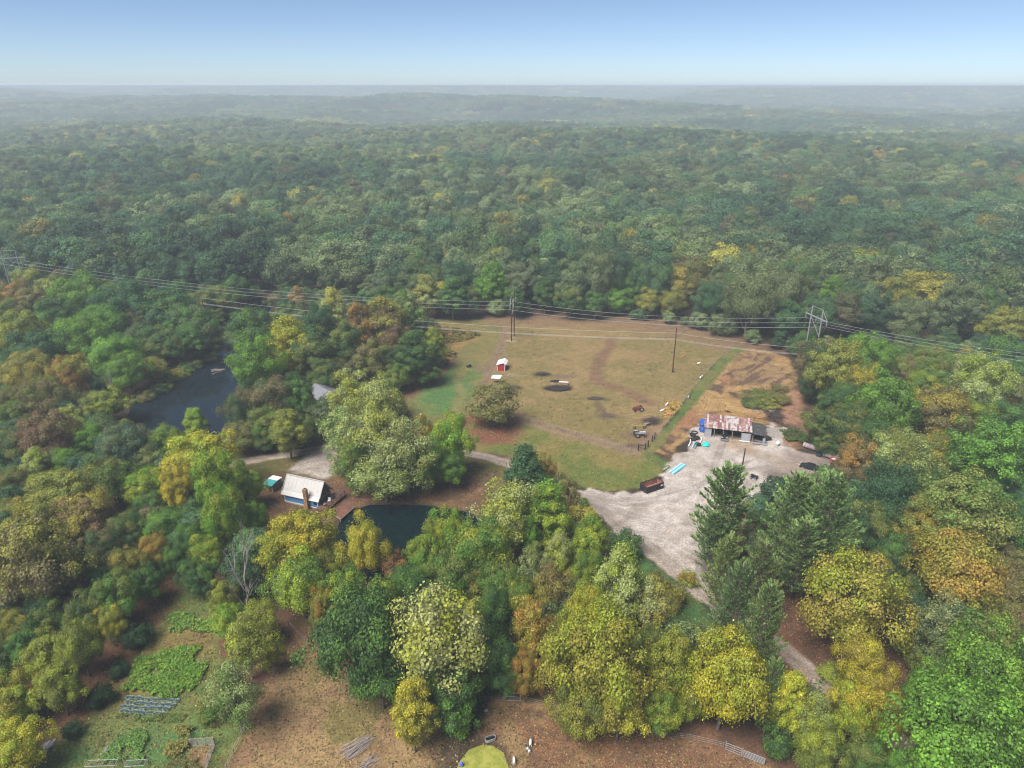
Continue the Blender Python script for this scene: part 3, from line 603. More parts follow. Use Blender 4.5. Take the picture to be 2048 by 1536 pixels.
for a in ((26, 832, 68, 'B', 'g', 'ol'), (132, 838, 58, 'B', 'pg', 'yg'), (90, 868, 104, 'B', 'rd', 'br'), (155, 862, 50, 'B', 'yg', 'g'), (250, 890, 100, 'B', 'bl', 'ld'), (334, 882, 78, 'B', 'g', 'yg'),
          (391, 846, 42, 'O', 'yg', 'bg'), (28, 892, 78, 'B', 'dg', 'ol'), (182, 876, 58, 'B', 'g', 'bg'), (132, 922, 70, 'B', 'bg', 'g'), (74, 928, 54, 'O', 'pg', 'yg'), (208, 955, 106, 'B', 'g', 'ol'),
          (298, 918, 48, 'S', 'pg', 'ol'), (402, 917, 124, 'B', 'y', 'yg', 16), (300, 972, 84, 'B', 'yg', 'bg'), (358, 972, 66, 'B', 'y', 'gd', 14), (432, 962, 86, 'B', 'bg', 'yg', 18), (330, 1050, 72, 'B', 'g', 'bg'), (444, 1030, 78, 'B', 'bg', 'yg', 16),
          (498, 975, 58, 'B', 'bg', 'yg'), (510, 1035, 48, 'B', 'g', 'bg'), (20, 968, 62, 'B', 'ol', 'br'), (88, 975, 70, 'B', 'ol', 'yg'), (128, 985, 110, 'B', 'gd', 'ol'), (172, 1028, 104, 'B', 'br', 'gd'), (32, 1020, 70, 'B', 'gd', 'ol'),
          (62, 1062, 112, 'B', 'ol', 'gd'), (70, 1122, 150, 'B', 'br', 'gd', 20), (138, 1178, 66, 'B', 'rd', 'br'), (255, 1058, 74, 'B', 'dg', 'ol'), (200, 1095, 78, 'B', 'dg', 'br'), (308, 1098, 62, 'B', 'gd', 'o', 9), (254, 1134, 66, 'B', 'ol', 'gd', 10),
          (414, 1098, 72, 'B', 'yg', 'bg'), (398, 1152, 66, 'B', 'dg', 'g', 9), (290, 1165, 62, 'B', 'g', 'dg', 9), (228, 1190, 92, 'B', 'g', 'ol', 11), (224, 1238, 56, 'B', 'y', 'ol', 8), (172, 1225, 72, 'B', 'dg', 'ol'), (30, 1188, 92, 'B', 'br', 'ol'),
          (22, 1262, 82, 'B', 'ol', 'gd'), (92, 1305, 86, 'B', 'yg', 'ol'), (55, 1290, 70, 'B', 'g', 'dg'), (160, 1290, 72, 'B', 'ol', 'yg', 11), (22, 1392, 110, 'B', 'yg', 'gd'), (118, 1372, 80, 'B', 'ol', 'yg', 10), (34, 1490, 110, 'B', 'y', 'yg'), (95, 1240, 70, 'B', 'ol', 'dg'),
          (445, 1195, 50, 'B', 'ol', 'yg', 9), (350, 1115, 50, 'B', 'dg', 'g', 8), (300, 1015, 62, 'B', 'dg', 'g'), (380, 1080, 55, 'B', 'g', 'dg')): T(*a, zone=Z)
Z = 'between the garden and the paddock'
for a in ((492, 1288, 84, 'S', 'yg', 'ol', 13), (456, 1242, 56, 'B', 'bg', 'yg', 8), (468, 1385, 92, 'S', 'pg', 'g', 13), (520, 1240, 70, 'B', 'yg', 'ol', 9), (540, 1300, 46, 'S', 'yg', 'gd', 9), (425, 1420, 52, 'U', 'ol', 'g')): T(*a, zone=Z)
Z = 'in the grove between pond and garage'
for a in ((505, 655, 84, 'B', 'g', 'dg'), (556, 600, 46, 'B', 'dg', 'br', 9), (572, 626, 46, 'B', 'ol', 'dg', 9), (562, 662, 60, 'B', 'dg', 'g'), (508, 722, 92, 'B', 'bg', 'g', 20), (555, 705, 66, 'B', 'dg', 'g'), (578, 684, 74, 'O', 'y', 'yg', 22), (628, 700, 72, 'O', 'ol', 'dg', 20), (640, 655, 66, 'B', 'dg', 'bl', 21), (668, 622, 52, 'O', 'pg', 'y', 22),
          (596, 596, 30, 'O', 'o', 'br', 13), (716, 655, 62, 'O', 'br', 'o', 22), (765, 645, 80, 'O', 'br', 'gd', 23), (788, 680, 62, 'B', 'rd', 'br', 16), (812, 628, 64, 'O', 'g', 'pg', 22), (826, 706, 72, 'O', 'dg', 'g', 19), (866, 690, 48, 'O', 'yg', 'ol', 15), (745, 720, 66, 'O', 'ol', 'br', 18), (690, 690, 60, 'O', 'dg', 'ol', 20),
          (484, 812, 78, 'B', 'dg', 'br', 15), (545, 800, 80, 'B', 'br', 'dg', 16), (588, 795, 74, 'B', 'g', 'dg', 15), (612, 800, 36, 'O', 'o', 'rd', 11), (535, 850, 74, 'B', 'g', 'ol', 12), (480, 872, 72, 'B', 'ol', 'br', 9), (575, 858, 64, 'O', 'ol', 'yg', 13), (612, 855, 56, 'B', 'dg', 'ol', 9), (650, 745, 60, 'B', 'dg', 'ol', 12), (700, 745, 56, 'B', 'dg', 'br', 12), (850, 745, 50, 'B', 'g', 'ol', 8), (790, 750, 56, 'B', 'ol', 'g', 10), (525, 880, 48, 'B', 'dg', 'ol', 7)): T(*a, zone=Z)
Z = 'in the clump between cabin and lawn'
for a in ((702, 796, 84, 'S', 'yg', 'pg', 20), (760, 815, 100, 'S', 'pg', 'yg', 19), (690, 870, 86, 'S', 'pg', 'g', 18), (752, 880, 122, 'S', 'pg', 'yg', 21), (812, 905, 104, 'S', 'pg', 'ol', 20), (700, 925, 72, 'S', 'g', 'ol', 14), (770, 950, 116, 'S', 'ol', 'pg', 17), (845, 862, 34, 'O', 'o', 'yg', 12), (902, 880, 82, 'B', 'bg', 'yg', 17), (858, 925, 70, 'B', 'g', 'bg', 14), (900, 935, 60, 'B', 'bg', 'g', 10), (735, 960, 70, 'U', 'ol', 'g', 6)): T(*a, zone=Z)
T(987, 808, 86, 'V', 'ol', 'br', 13, zone='standing alone at the pasture corner', label='lone olive-brown round tree at the lower left corner of the pasture')
Z = 'in the belt around the small dark pond'
for a in ((606, 1080, 124, 'B', 'yg', 'y', 15), (548, 1108, 66, 'S', 'yg', 'y', 12), (600, 1160, 118, 'B', 'yg', 'g', 14), (725, 1082, 84, 'B', 'y', 'yg', 15), (790, 1132, 48, 'U', 'rd', 'o', 6.5), (900, 1064, 82, 'B', 'yg', 'bg', 13), (852, 1102, 76, 'B', 'bg', 'yg', 11), (692, 1182, 78, 'B', 'yg', 'g', 12), (962, 1102, 112, 'B', 'g', 'yg', 15), (900, 1150, 96, 'B', 'g', 'ol', 12), (660, 1120, 60, 'B', 'ol', 'yg', 9), (1015, 1032, 112, 'S', 'pg', 'yg', 19), (1050, 947, 78, 'C', 'dg', 'dg', 15), (1090, 936, 40, 'B', 'o', 'gd', 9), (1126, 992, 62, 'B', 'br', 'ol', 12), (1168, 1030, 36, 'C', 'dg', 'ol', 9), (1098, 1022, 80, 'O', 'yg', 'bg', 18), (1060, 1072, 36, 'O', 'bg', 'g', 12), (1180, 1078, 58, 'O', 'yg', 'bg', 14), (1118, 1112, 58, 'O', 'yg', 'pg', 14), (1070, 1130, 66, 'S', 'pg', 'ol', 12), (1172, 1135, 66, 'B', 'yg', 'g', 11), (1100, 1180, 84, 'S', 'gd', 'br', 13), (1000, 1175, 80, 'B', 'g', 'ol', 12), (820, 1180, 80, 'B', 'g', 'dg', 12), (1040, 1200, 66, 'B', 'yg', 'g', 11)): T(*a, zone=Z)
Z = 'in the belt behind the paddock'
for a in ((1242, 1168, 92, 'O', 'pg', 'yg', 19), (1306, 1216, 70, 'S', 'pg', 'gd', 15), (720, 1275, 158, 'B', 'g', 'dg', 20), (648, 1215, 56, 'B', 'ol', 'o', 10), (760, 1340, 110, 'B', 'g', 'dg', 13), (876, 1285, 178, 'S', 'pg', 'yg', 23), (990, 1232, 84, 'B', 'dg', 'g', 15), (1000, 1330, 84, 'B', 'dg', 'g', 11), (1062, 1256, 76, 'S', 'gd', 'o', 14), (1052, 1345, 66, 'B', 'gd', 'o', 10), (1174, 1222, 74, 'B', 'yg', 'y', 14), (1196, 1320, 176, 'B', 'gd', 'yg', 21), (1240, 1400, 110, 'B', 'gd', 'y', 13), (1160, 1410, 100, 'B', 'gd', 'ol', 12), (824, 1418, 76, 'O', 'gd', 'y', 14), (912, 1432, 66, 'U', 'bg', 'g', 6), (900, 1380, 120, 'B', 'g', 'dg', 12), (1120, 1310, 76, 'B', 'gd', 'ol', 12), (1342, 1330, 100, 'B', 'yg', 'gd', 15), (1313, 1345, 30, 'B', 'o', 'gd', 9), (1390, 1390, 80, 'B', 'yg', 'ol', 10), (1300, 1290, 60, 'B', 'g', 'ol', 9), (1320, 1420, 80, 'B', 'yg', 'g', 9), (950, 1350, 60, 'B', 'ol', 'gd', 8), (760, 1210, 90, 'B', 'g', 'yg', 13)): T(*a, zone=Z)
Z = 'beside the lane below the gravel yard'
for a in ((1452, 1350, 138, 'B', 'y', 'yg', 18), (1254, 1092, 62, 'U', 'dg', 'g', 6), (1312, 1165, 44, 'U', 'ol', 'br', 4.5), (1345, 1190, 50, 'U', 'ol', 'gd', 5), (1450, 1030, 136, 'P', 'pn', 'pd', 22), (1425, 1085, 80, 'P', 'pd', 'pn', 14), (1585, 1050, 130, 'P', 'pn', 'pd', 22), (1650, 1062, 140, 'P', 'pn', 'pd', 24), (1600, 1120, 120, 'P', 'pn', 'pd', 17), (1450, 1155, 96, 'P', 'po', 'pn', 17), (1520, 1160, 96, 'P', 'po', 'pd', 16), (1470, 1232, 104, 'P', 'pd', 'ld', 20), (1524, 1272, 100, 'P', 'pn', 'pd', 20), (1540, 1400, 76, 'P', 'pd', 'pn', 15), (1712, 1196, 182, 'B', 'gd', 'yg', 20), (1730, 1322, 98, 'B', 'y', 'gd', 14), (1578, 1404, 74, 'O', 'yg', 'y', 14), (1625, 1442, 66, 'S', 'pg', 'yg', 12), (1704, 1414, 94, 'B', 'yg', 'y', 13), (1765, 1412, 76, 'B', 'y', 'gd', 12), (1640, 1490, 90, 'B', 'ol', 'yg', 10), (1560, 1480, 56, 'U', 'g', 'dg', 6), (1735, 1510, 90, 'B', 'g', 'ol', 9), (1665, 1345, 50, 'U', 'ol', 'yg', 5), (1375, 1155, 34, 'U', 'yg', 'o', 3), (1810, 1545, 90, 'B', 'g', 'bg', 10)): T(*a, zone=Z)
Z = 'in the wood right of the lane'
for a in ((1892, 1250, 98, 'S', 'ld', 'pg', 13), (1912, 1142, 150, 'B', 'gd', 'o', 18), (2025, 1190, 110, 'B', 'br', 'ol'), (1990, 1260, 100, 'B', 'ol', 'br'), (1988, 1350, 178, 'B', 'bg', 'g', 20), (1922, 1480, 220, 'B', 'bg', 'g', 19), (1860, 1385, 90, 'B', 'g', 'bg', 11), (1842, 1302, 80, 'U', 'ol', 'ld', 7), (2035, 1500, 130, 'B', 'bg', 'g'), (1930, 1020, 168, 'B', 'ol', 'g', 20), (2020, 1040, 110, 'B', 'g', 'dg'), (1780, 985, 128, 'B', 'dg', 'bl', 19), (1740, 1050, 84, 'B', 'dg', 'ol', 13), (1832, 1050, 76, 'O', 'gd', 'ol', 16), (1800, 1110, 80, 'B', 'dg', 'g', 11), (1830, 1175, 60, 'B', 'ol', 'dg', 9), (1870, 975, 84, 'B', 'g', 'dg'), (2030, 960, 90, 'B', 'dg', 'g'), (1760, 1130, 60, 'B', 'dg', 'ol', 8), (2010, 1120, 80, 'B', 'ol', 'br')): T(*a, zone=Z)
Z = 'in the wood above the row of round bales'
for a in ((1633, 716, 80, 'B', 'br', 'dg', 17), (1678, 738, 98, 'B', 'ol', 'gd', 22), (1728, 716, 82, 'B', 'g', 'bg', 20), (1776, 712, 50, 'B', 'g', 'bg'), (1808, 745, 72, 'B', 'br', 'ol'), (1858, 722, 76, 'B', 'g', 'ol'), (1858, 768, 78, 'B', 'yg', 'g'), (1905, 736, 56, 'S', 'pg', 'yg'), (1962, 762, 100, 'B', 'pg', 'yg', 20), (1766, 808, 112, 'B', 'g', 'bg', 21), (1728, 778, 70, 'B', 'y', 'gd', 18), (1875, 828, 120, 'B', 'br', 'gd'), (1828, 802, 52, 'B', 'gd', 'y'), (1652, 835, 72, 'O', 'ol', 'dg', 18), (1700, 850, 82, 'B', 'dg', 'ol', 17), (2010, 716, 96, 'B', 'g', 'bl'), (1950, 832, 80, 'B', 'g', 'yg'), (2015, 838, 86, 'B', 'dg', 'g'), (1985, 905, 130, 'B', 'g', 'bg', 20), (1892, 902, 84, 'B', 'ol', 'y'), (1718, 922, 84, 'B', 'br', 'o', 14), (1800, 912, 108, 'B', 'ol', 'pg', 16), (1620, 770, 40, 'B', 'dg', 'br', 10), (1690, 800, 60, 'B', 'dg', 'g', 14), (1660, 880, 60, 'B', 'dg', 'ol', 9), (1610, 690, 40, 'B', 'g', 'dg', 12), (1750, 880, 80, 'B', 'dg', 'g', 13), (1925, 790, 70, 'B', 'ol', 'br'), (2035, 780, 70, 'B', 'br', 'ol')): T(*a, zone=Z)
Z = 'at the forest edge behind the pasture'
for a in ((985, 566, 62, 'O', 'bg', 'g', 22), (1032, 600, 40, 'O', 'dg', 'g', 13), (1090, 585, 44, 'O', 'g', 'dg', 16), (1238, 598, 60, 'B', 'g', 'bg', 11), (1215, 545, 72, 'B', 'br', 'dg', 20), (1270, 560, 60, 'B', 'g', 'dg', 20), (1165, 545, 38, 'O', 'yg', 'y', 18), (1375, 545, 90, 'B', 'ol', 'br', 22), (1300, 600, 50, 'B', 'ol', 'gd', 13), (1345, 605, 50, 'B', 'ol', 'gd', 12), (1598, 548, 58, 'S', 'y', 'gd', 20), (1545, 590, 84, 'B', 'ol', 'pg', 18), (1665, 592, 56, 'O', 'bg', 'g', 21), (1700, 600, 40, 'O', 'dg', 'bl', 20), (1730, 540, 76, 'B', 'yg', 'ol', 21), (1860, 590, 120, 'B', 'ol', 'gd', 22), (1790, 595, 90, 'B', 'gd', 'ol', 21), (1955, 610, 70, 'B', 'bl', 'g', 20), (2010, 650, 84, 'B', 'gd', 'ol', 17), (1495, 525, 50, 'O', 'ol', 'gd', 21), (1470, 600, 60, 'O', 'dg', 'g', 17), (1420, 600, 60, 'B', 'dg', 'bl', 17), (715, 525, 34, 'O', 'o', 'rd', 19), (905, 590, 60, 'O', 'dg', 'g', 18), (850, 585, 44, 'O', 'pg', 'gd', 19), (800, 560, 66, 'B', 'dg', 'bl', 20), (575, 455, 32, 'O', 'gd', 'o', 22), (1140, 600, 54, 'B', 'dg', 'ol', 14), (1190, 605, 44, 'B', 'dg', 'g', 12), (940, 600, 44, 'B', 'dg', 'ol', 13), (780, 600, 60, 'B', 'dg', 'g', 15), (1500, 620, 50, 'B', 'dg', 'ol', 13), (1600, 640, 50, 'B', 'dg', 'ol', 13), (1060, 545, 56, 'B', 'dg', 'g', 20)): T(*a, zone=Z)
BARE = [(372, 1068, 60, 11), (480, 1110, 90, 22), (214, 757, 34, 14), (20, 1190, 40, 8), (487, 1170, 60, 14), (1318, 590, 22, 17)]
Z = 'on the bare soil behind the pole barn'
for a in ((1500, 792, 40, 'U', 'ol', 'br', 3), (1522, 788, 44, 'U', 'ol', 'g', 3.2), (1545, 792, 40, 'U', 'br', 'ol', 2.6), (1535, 805, 46, 'U', 'ol', 'gd', 3), (1508, 806, 40, 'U', 'dg', 'ol', 2.5), (1562, 800, 36, 'U', 'ol', 'br', 2.5), (1560, 775, 30, 'U', 'br', 'ol', 2.0)): T(*a, zone=Z)
# ------------------------------------------------------------------ the forest behind and around
rngF = np.random.default_rng(12)
def hexgrid(x0, x1, y0, y1, s):
    ys = np.arange(y0, y1, s * .87); out = []
    for i, y in enumerate(ys):
        xs = np.arange(x0, x1, s) + (i % 2) * s / 2; out.append(np.stack([xs, np.full(xs.shape, y)], 1))
    p = np.concatenate(out); return p + rngF.uniform(-.36, .36, p.shape) * s
EDGE_X = [-900, 0, 200, 420, 500, 560, 700, 850, 1020, 1200, 1380, 1480, 1600, 1760, 2048, 2900]
EDGE_Y = [585, 585, 592, 600, 590, 590, 612, 632, 630, 628, 648, 676, 702, 700, 705, 705]
def forest_ok(p):
    px, py = PIX(p[:, 0], p[:, 1])
    ok = (py < np.interp(px, EDGE_X, EDGE_Y)) & (np.abs(p[:, 0]) < .86 * p[:, 1] + 45)
    ok &= sdist(p[:, 0], p[:, 1], LONG_POND) < -3
    return ok
def tint_for(x, y, r):
    """mixed autumn hardwoods: drifts of dark oaks, lighter poplars, a few turned trees"""
    a = fbm(x, y, 150, 3, 21); b = fbm(x, y, 60, 2, 22); u = rngF.random(len(x)); w = rngF.random(len(x)); far = sstep(500, 1400, r)
    keys = np.full(len(x), 'g', dtype=object); k2 = np.full(len(x), 'ol', dtype=object)
    q = a * .62 + b * .2 + u * .34
    keys[q < .50] = 'dg'; k2[q < .50] = 'bl'
    m = (q >= .50) & (q < .58); keys[m] = 'bl'; k2[m] = 'g'
    m = (q >= .58) & (q < .66); keys[m] = 'ol'; k2[m] = 'g'
    m = (q >= .66) & (q < .74); keys[m] = 'ld'; k2[m] = 'pg'
    m = q >= .74; keys[m] = 'pg'; k2[m] = 'ol'
    m = w < .03; keys[m] = 'br'; k2[m] = 'ol'
    m = (w > .05) & (w < .05 + .03); keys[m] = 'yg'; k2[m] = 'y'
    m = (w > .09) & (w < .093); keys[m] = 'o'; k2[m] = 'gd'
    c1 = np.array([WOODT[k] for k in keys]); c2 = np.array([WOODT[k] for k in k2])
    j = rngF.uniform(.65, 1.55, (len(x), 1)); return keys, k2, c1 * j, c2 * j
pts = hexgrid(-1150, 1150, 255, 1250, 12.0); pts = pts[forest_ok(pts)]
ex = np.array([(t['x'], t['y'], t['W']) for t in TREES])
d = np.full(len(pts), 1e9)
for x, y, w in ex: d = np.minimum(d, np.hypot(pts[:, 0] - x, pts[:, 1] - y) - w * .28)
pts = pts[d > 2.2]
ppx, ppy = PIX(pts[:, 0], pts[:, 1], 14.0)
order = np.argsort(np.hypot(pts[:, 0], pts[:, 1])); pts = pts[order]; ppx = ppx[order]; ppy = ppy[order]
keys, keys2, c1, c2 = tint_for(pts[:, 0], pts[:, 1], np.hypot(pts[:, 0], pts[:, 1]))
hs = rngF.uniform(13, 26, len(pts))
inview = (ppx > 10) & (ppx < 2038)
n_thing = sum(1 for t in TREES if KNAME[t['kind']] == 'broadleaf_tree')
room = max(0, 300 - n_thing); solo = np.zeros(len(pts), bool); solo[np.where(inview)[0][:room]] = True
print('explicit', len(TREES), 'broadleaf', n_thing, 'forest', len(pts), 'room', room)
for i in np.where(solo)[0]:
    kd = 'O' if rngF.random() < .4 else 'B'
    TREES.append(dict(x=pts[i, 0], y=pts[i, 1], H=hs[i], W=min(hs[i], 20) * (.82 if kd == 'B' else .6), kind=kd, c1=keys[i], c2=keys2[i], zone='in the front rows of the big forest', label=None, px=ppx[i], py=ppy[i]))

# --- the gaps between the named trees: lesser trees of the near woods
gp = hexgrid(-330, 330, 62, 345, 6.3)
gpx, gpy = PIX(gp[:, 0], gp[:, 1], 6.0)
ok = (gpx > -60) & (gpx < 2110) & (gpy < 1560) & ~forest_ok(gp)
for pg, mg in ((PASTURE, 3), (LAWN_L, 3), (LAWN_S, 4), (YARD, 4), (SOIL, 4), (FAN, 3), (PADDOCK, 3.2), (GARDEN, 3.4), (LONG_POND, 7), (POND, 6), (LAWN_H, 3), (PONDBANK, 2), (HYARD, 3), (ROADSIDE, 3), (GLADE, 4), (BARNYARD, 2), (ALGAE, 3)):
    ok &= sdist(gp[:, 0], gp[:, 1], pg) < -mg
ok &= ldist(gp[:, 0], gp[:, 1], ROAD1) > 5.5
for t in TREES: ok &= np.hypot(gp[:, 0] - t['x'], gp[:, 1] - t['y']) > 2.0 + .16 * t['W']
ok &= np.hypot(gp[:, 0] - P(640, 800)[0], gp[:, 1] - P(640, 800)[1]) > 12
gp = gp[ok]; print('fill', len(gp))
_k, _k2, uc1, uc2 = tint_for(gp[:, 0], gp[:, 1], np.hypot(gp[:, 0], gp[:, 1])); uh = rngF.uniform(3.5, 9.0, len(gp))
# labels that single out each tree
ORD = ['', 'first', 'second', 'third', 'fourth', 'fifth', 'sixth', 'seventh', 'eighth', 'ninth', 'tenth', 'eleventh', 'twelfth', 'thirteenth', 'fourteenth', 'fifteenth', 'sixteenth', 'seventeenth', 'eighteenth', 'nineteenth', 'twentieth']
buck = {}
for t in TREES:
    t['phr'] = CNAME[t['c1']] + ' ' + KPHR[t['kind']]
    if t['c2'] != t['c1']: t['phr2'] = CNAME[t['c2']]
    buck.setdefault((t['phr'], t['zone']), []).append(t)
for (ph, zn), ts in buck.items():
    ts.sort(key=lambda t: t['px'])
    for k, t in enumerate(ts):
        if t['label']: continue
        if len(ts) == 1: t['label'] = ph + ' ' + zn
        elif k == len(ts) - 1: t['label'] = 'rightmost ' + ph + ' ' + zn
        elif k == 0: t['label'] = 'leftmost ' + ph + ' ' + zn
        else: t['label'] = ('%s ' % (ORD[k + 1] if k + 1 < len(ORD) else str(k + 1) + 'th')) + 'from left ' + ph + ' ' + zn
GRP = {'broadleaf_tree': 'autumn broadleaf trees of the woods', 'thin_leaved_tree': 'thin-leaved trees', 'cedar_tree': 'dark cedars', 'shrub': 'bushes', 'pine_tree': 'pines beside the lane'}
for i, t in enumerate(TREES):
    pr = PROTO[t['kind']]; cm, tm, H0, W0, zc = pr[(i * 7 + int(abs(t['px']))) % len(pr)]
    nm = KNAME[t['kind']]; rz = rngT.uniform(0, 6.28)
    gz = float(near_h(np.array([t['x']]), np.array([t['y']]))[0]) if t['y'] < 349 else float(terrain(t['x'], t['y']))
    e = empty(nm, (t['x'], t['y'], gz - .15), rz, t['label'], KCAT[t['kind']], GRP[nm])
    e.scale = (t['W'] / W0, t['W'] / W0, t['H'] / H0)
    c = link('crown', cm, e); link('trunk', tm, e)
    TT = WOODT if t['zone'].startswith('in the front rows') else TINT; c['tint'] = jit(TT[t['c1']]); c['tint2'] = jit(TT[t['c2']])
for k, (px, py, w, H) in enumerate(BARE):
    z = H * .55; x, y = P(px, py, z)
    e = empty('dead_tree', (x, y, 0), k * 1.3, ['grey half-bare tree among green trees above the garden', 'tall bare grey tree at the right edge of the garden', 'small bare tree on the left bank of the long pond', 'bare grey brush tree at the left picture edge', 'bleached bare tree below the tall bare tree at the garden', 'thin bare pale tree at the forest edge behind the pasture'][k], 'tree', 'bare trees')
    link('branches', bare_mesh(200 + k, H, .34 if w < 50 or H > 12 else .5), e)

# --- everything further back: one forest, instanced on points
FC = bpy.data.collections.new('forest_tree_kinds')
def joined(name, seed, H, W, base, ncl, cr, nleaf, leaf, shape):
    dt = crown(seed, H, W, base, ncl, cr, nleaf, leaf, shape); tm = MB().tube([(0, 0, -1), (0, 0, H * .3), (0, 0, H * .7)], [.35, .28, .1], 5)
    v, f, clv, lfv = dt[:4]; n0 = len(v)
    tv = np.array([tuple(p) for p in tm.v]); tf = np.array([q for q in tm.f if len(q) == 4]) + n0
    me = np_mesh(name, np.concatenate([v, tv]), np.concatenate([f, tf]), {'cl': ('FACE', 'FLOAT', np.concatenate([clv, np.zeros(len(tf))])), 'lf': ('FACE', 'FLOAT', np.concatenate([lfv, np.zeros(len(tf))]))})
    me.materials.append(LEAF); me.materials.append(BARK); mi = np.zeros(len(f) + len(tf), np.int32); mi[len(f):] = 1; me.polygons.foreach_set('material_index', mi)
    o = bpy.data.objects.new(name, me); FC.objects.link(o); return o
for k in range(4): joined('kind_a%d' % k, 300 + k, 18, 15.5, .2, 52, .155, 9000, .5, 'dome')
for k in range(3): joined('kind_b%d' % k, 320 + k, 20, 11.5, .18, 46, .165, 8000, .46, 'oval')
def stand(name, seed, S=58, n=28, nl=320, leaf=1.4):
    """a stand of many small crowns for the far hills"""
    rng = np.random.default_rng(seed); vv = []; ff = []; cc = []; ll = []; b0 = 0
    for k in range(n):
        W = rng.uniform(9, 17); H = rng.uniform(13, 24); dt = crown(seed * 50 + k, H, W, .35, 14, .24, nl, leaf, 'dome' if rng.random() < .6 else 'oval', .8, .1)
        v = dt[0] + np.array([rng.uniform(-S / 2, S / 2), rng.uniform(-S / 2, S / 2), 0]); vv.append(v); ff.append(dt[1] + b0); b0 += len(v)
        cc.append(np.full(len(dt[1]), rng.random())); ll.append(np.clip(dt[3] * .6 + rng.random() * .4, 0, 1))
    me = np_mesh(name, np.concatenate(vv), np.concatenate(ff), {'cl': ('FACE', 'FLOAT', np.concatenate(cc)), 'lf': ('FACE', 'FLOAT', np.concatenate(ll))}); me.materials.append(LEAF)
    o = bpy.data.objects.new(name, me); FC.objects.link(o)
for k in range(4): stand('kind_c%d' % k, 40 + k)
fp = pts[~solo]; fk1 = c1[~solo]; fk2 = c2[~solo]; fh = hs[~solo]
pid = np.where(rngF.random(len(fp)) < .5, rngF.integers(0, 4, len(fp)), 4 + rngF.integers(0, 3, len(fp)))
fsc = np.stack([fh / 19 * rngF.uniform(.66, 1.2, len(fp))] * 2 + [fh / 19], 1)
far = hexgrid(-6400, 6400, 900, 8200, 47)
fr = np.hypot(far[:, 0], far[:, 1]); far = far[(fr > 1150) & (far[:, 1] > 700) & (np.abs(far[:, 0]) < .80 * far[:, 1] + 60) & (fr < 8000)]
far = far[~((np.abs(far[:, 0]) < 1140) & (far[:, 1] < 1235))]
fk, fkb, fc1, fc2 = tint_for(far[:, 0], far[:, 1], np.hypot(far[:, 0], far[:, 1]))
# pale yellow stands and hay fields showing in the distance
for (qx, qy, rr_, cc) in ((70, 287, 60, 'pg'), (170, 282, 40, 'yg'), (665, 236, 60, 'pg'), (1400, 258, 70, 'yg'), (1290, 300, 50, 'pg'), (640, 230, 40, 'yg'), (1800, 262, 60, 'pg')):
    x, y = P(qx, qy, 18); dd = np.hypot(far[:, 0] - x, (far[:, 1] - y) * .5) < rr_ * 1.2; fc1[dd] = np.array(TINT[cc]) * 1.0; fc2[dd] = np.array(TINT['pg'])
def scatter(name, coll, pos, pid, siz, t1, t2, label, cat):
    """one object whose points each carry a plant (geometry nodes)"""
    n = len(pos); me = bpy.data.meshes.new(name); me.vertices.add(n); me.vertices.foreach_set('co', pos.astype(np.float32).ravel())
    def pattr(an, t, v):
        a = me.attributes.new(an, t, 'POINT'); a.data.foreach_set('vector' if t == 'FLOAT_VECTOR' else ('color' if t == 'FLOAT_COLOR' else 'value'), np.asarray(v).ravel())
    one = np.ones((n, 1))
    pattr('pid', 'INT', np.asarray(pid).astype(np.int32)); pattr('siz', 'FLOAT_VECTOR', siz.astype(np.float32))
    pattr('rotz', 'FLOAT_VECTOR', np.column_stack([np.zeros(n), np.zeros(n), rngF.uniform(0, 6.28, n)]).astype(np.float32))
    pattr('tint', 'FLOAT_COLOR', np.hstack([t1, one]).astype(np.float32)); pattr('tint2', 'FLOAT_COLOR', np.hstack([t2, one]).astype(np.float32))
    fo = link(name, me); ng = bpy.data.node_groups.new(name + '_nodes', 'GeometryNodeTree')
    ng.interface.new_socket('Geometry', in_out='INPUT', socket_type='NodeSocketGeometry'); ng.interface.new_socket('Geometry', in_out='OUTPUT', socket_type='NodeSocketGeometry')
    gi = ng.nodes.new('NodeGroupInput'); go = ng.nodes.new('NodeGroupOutput'); iop = ng.nodes.new('GeometryNodeInstanceOnPoints'); ci = ng.nodes.new('GeometryNodeCollectionInfo')
    ci.inputs['Collection'].default_value = coll; ci.inputs['Separate Children'].default_value = True; ci.inputs['Reset Children'].default_value = True
    iop.inputs['Pick Instance'].default_value = True
    def nat(an, t):
        a = ng.nodes.new('GeometryNodeInputNamedAttribute'); a.data_type = t; a.inputs['Name'].default_value = an; return a.outputs['Attribute']
    ng.links.new(gi.outputs[0], iop.inputs['Points']); ng.links.new(ci.outputs[0], iop.inputs['Instance'])
    ng.links.new(nat('pid', 'INT'), iop.inputs['Instance Index']); ng.links.new(nat('rotz', 'FLOAT_VECTOR'), iop.inputs['Rotation']); ng.links.new(nat('siz', 'FLOAT_VECTOR'), iop.inputs['Scale'])
    ng.links.new(iop.outputs[0], go.inputs[0]); md = fo.modifiers.new('plants', 'NODES'); md.node_group = ng
    return tag(fo, label, cat, kind='stuff')
nf = len(far)
scatter('forest', FC, np.concatenate([np.column_stack([fp, terrain(fp[:, 0], fp[:, 1]) - .4]), np.column_stack([far, terrain(far[:, 0], far[:, 1]) - .8])]),
        np.concatenate([pid, 7 + rngF.integers(0, 4, nf)]), np.concatenate([fsc, np.ones((nf, 3)) * rngF.uniform(.95, 1.1, (nf, 1))]), np.concatenate([fk1, fc1]), np.concatenate([fk2, fc2]),
        'mass of green and olive hardwood forest rolling away to the hazy horizon', 'forest')
UC = bpy.data.collections.new('undergrowth_kinds')
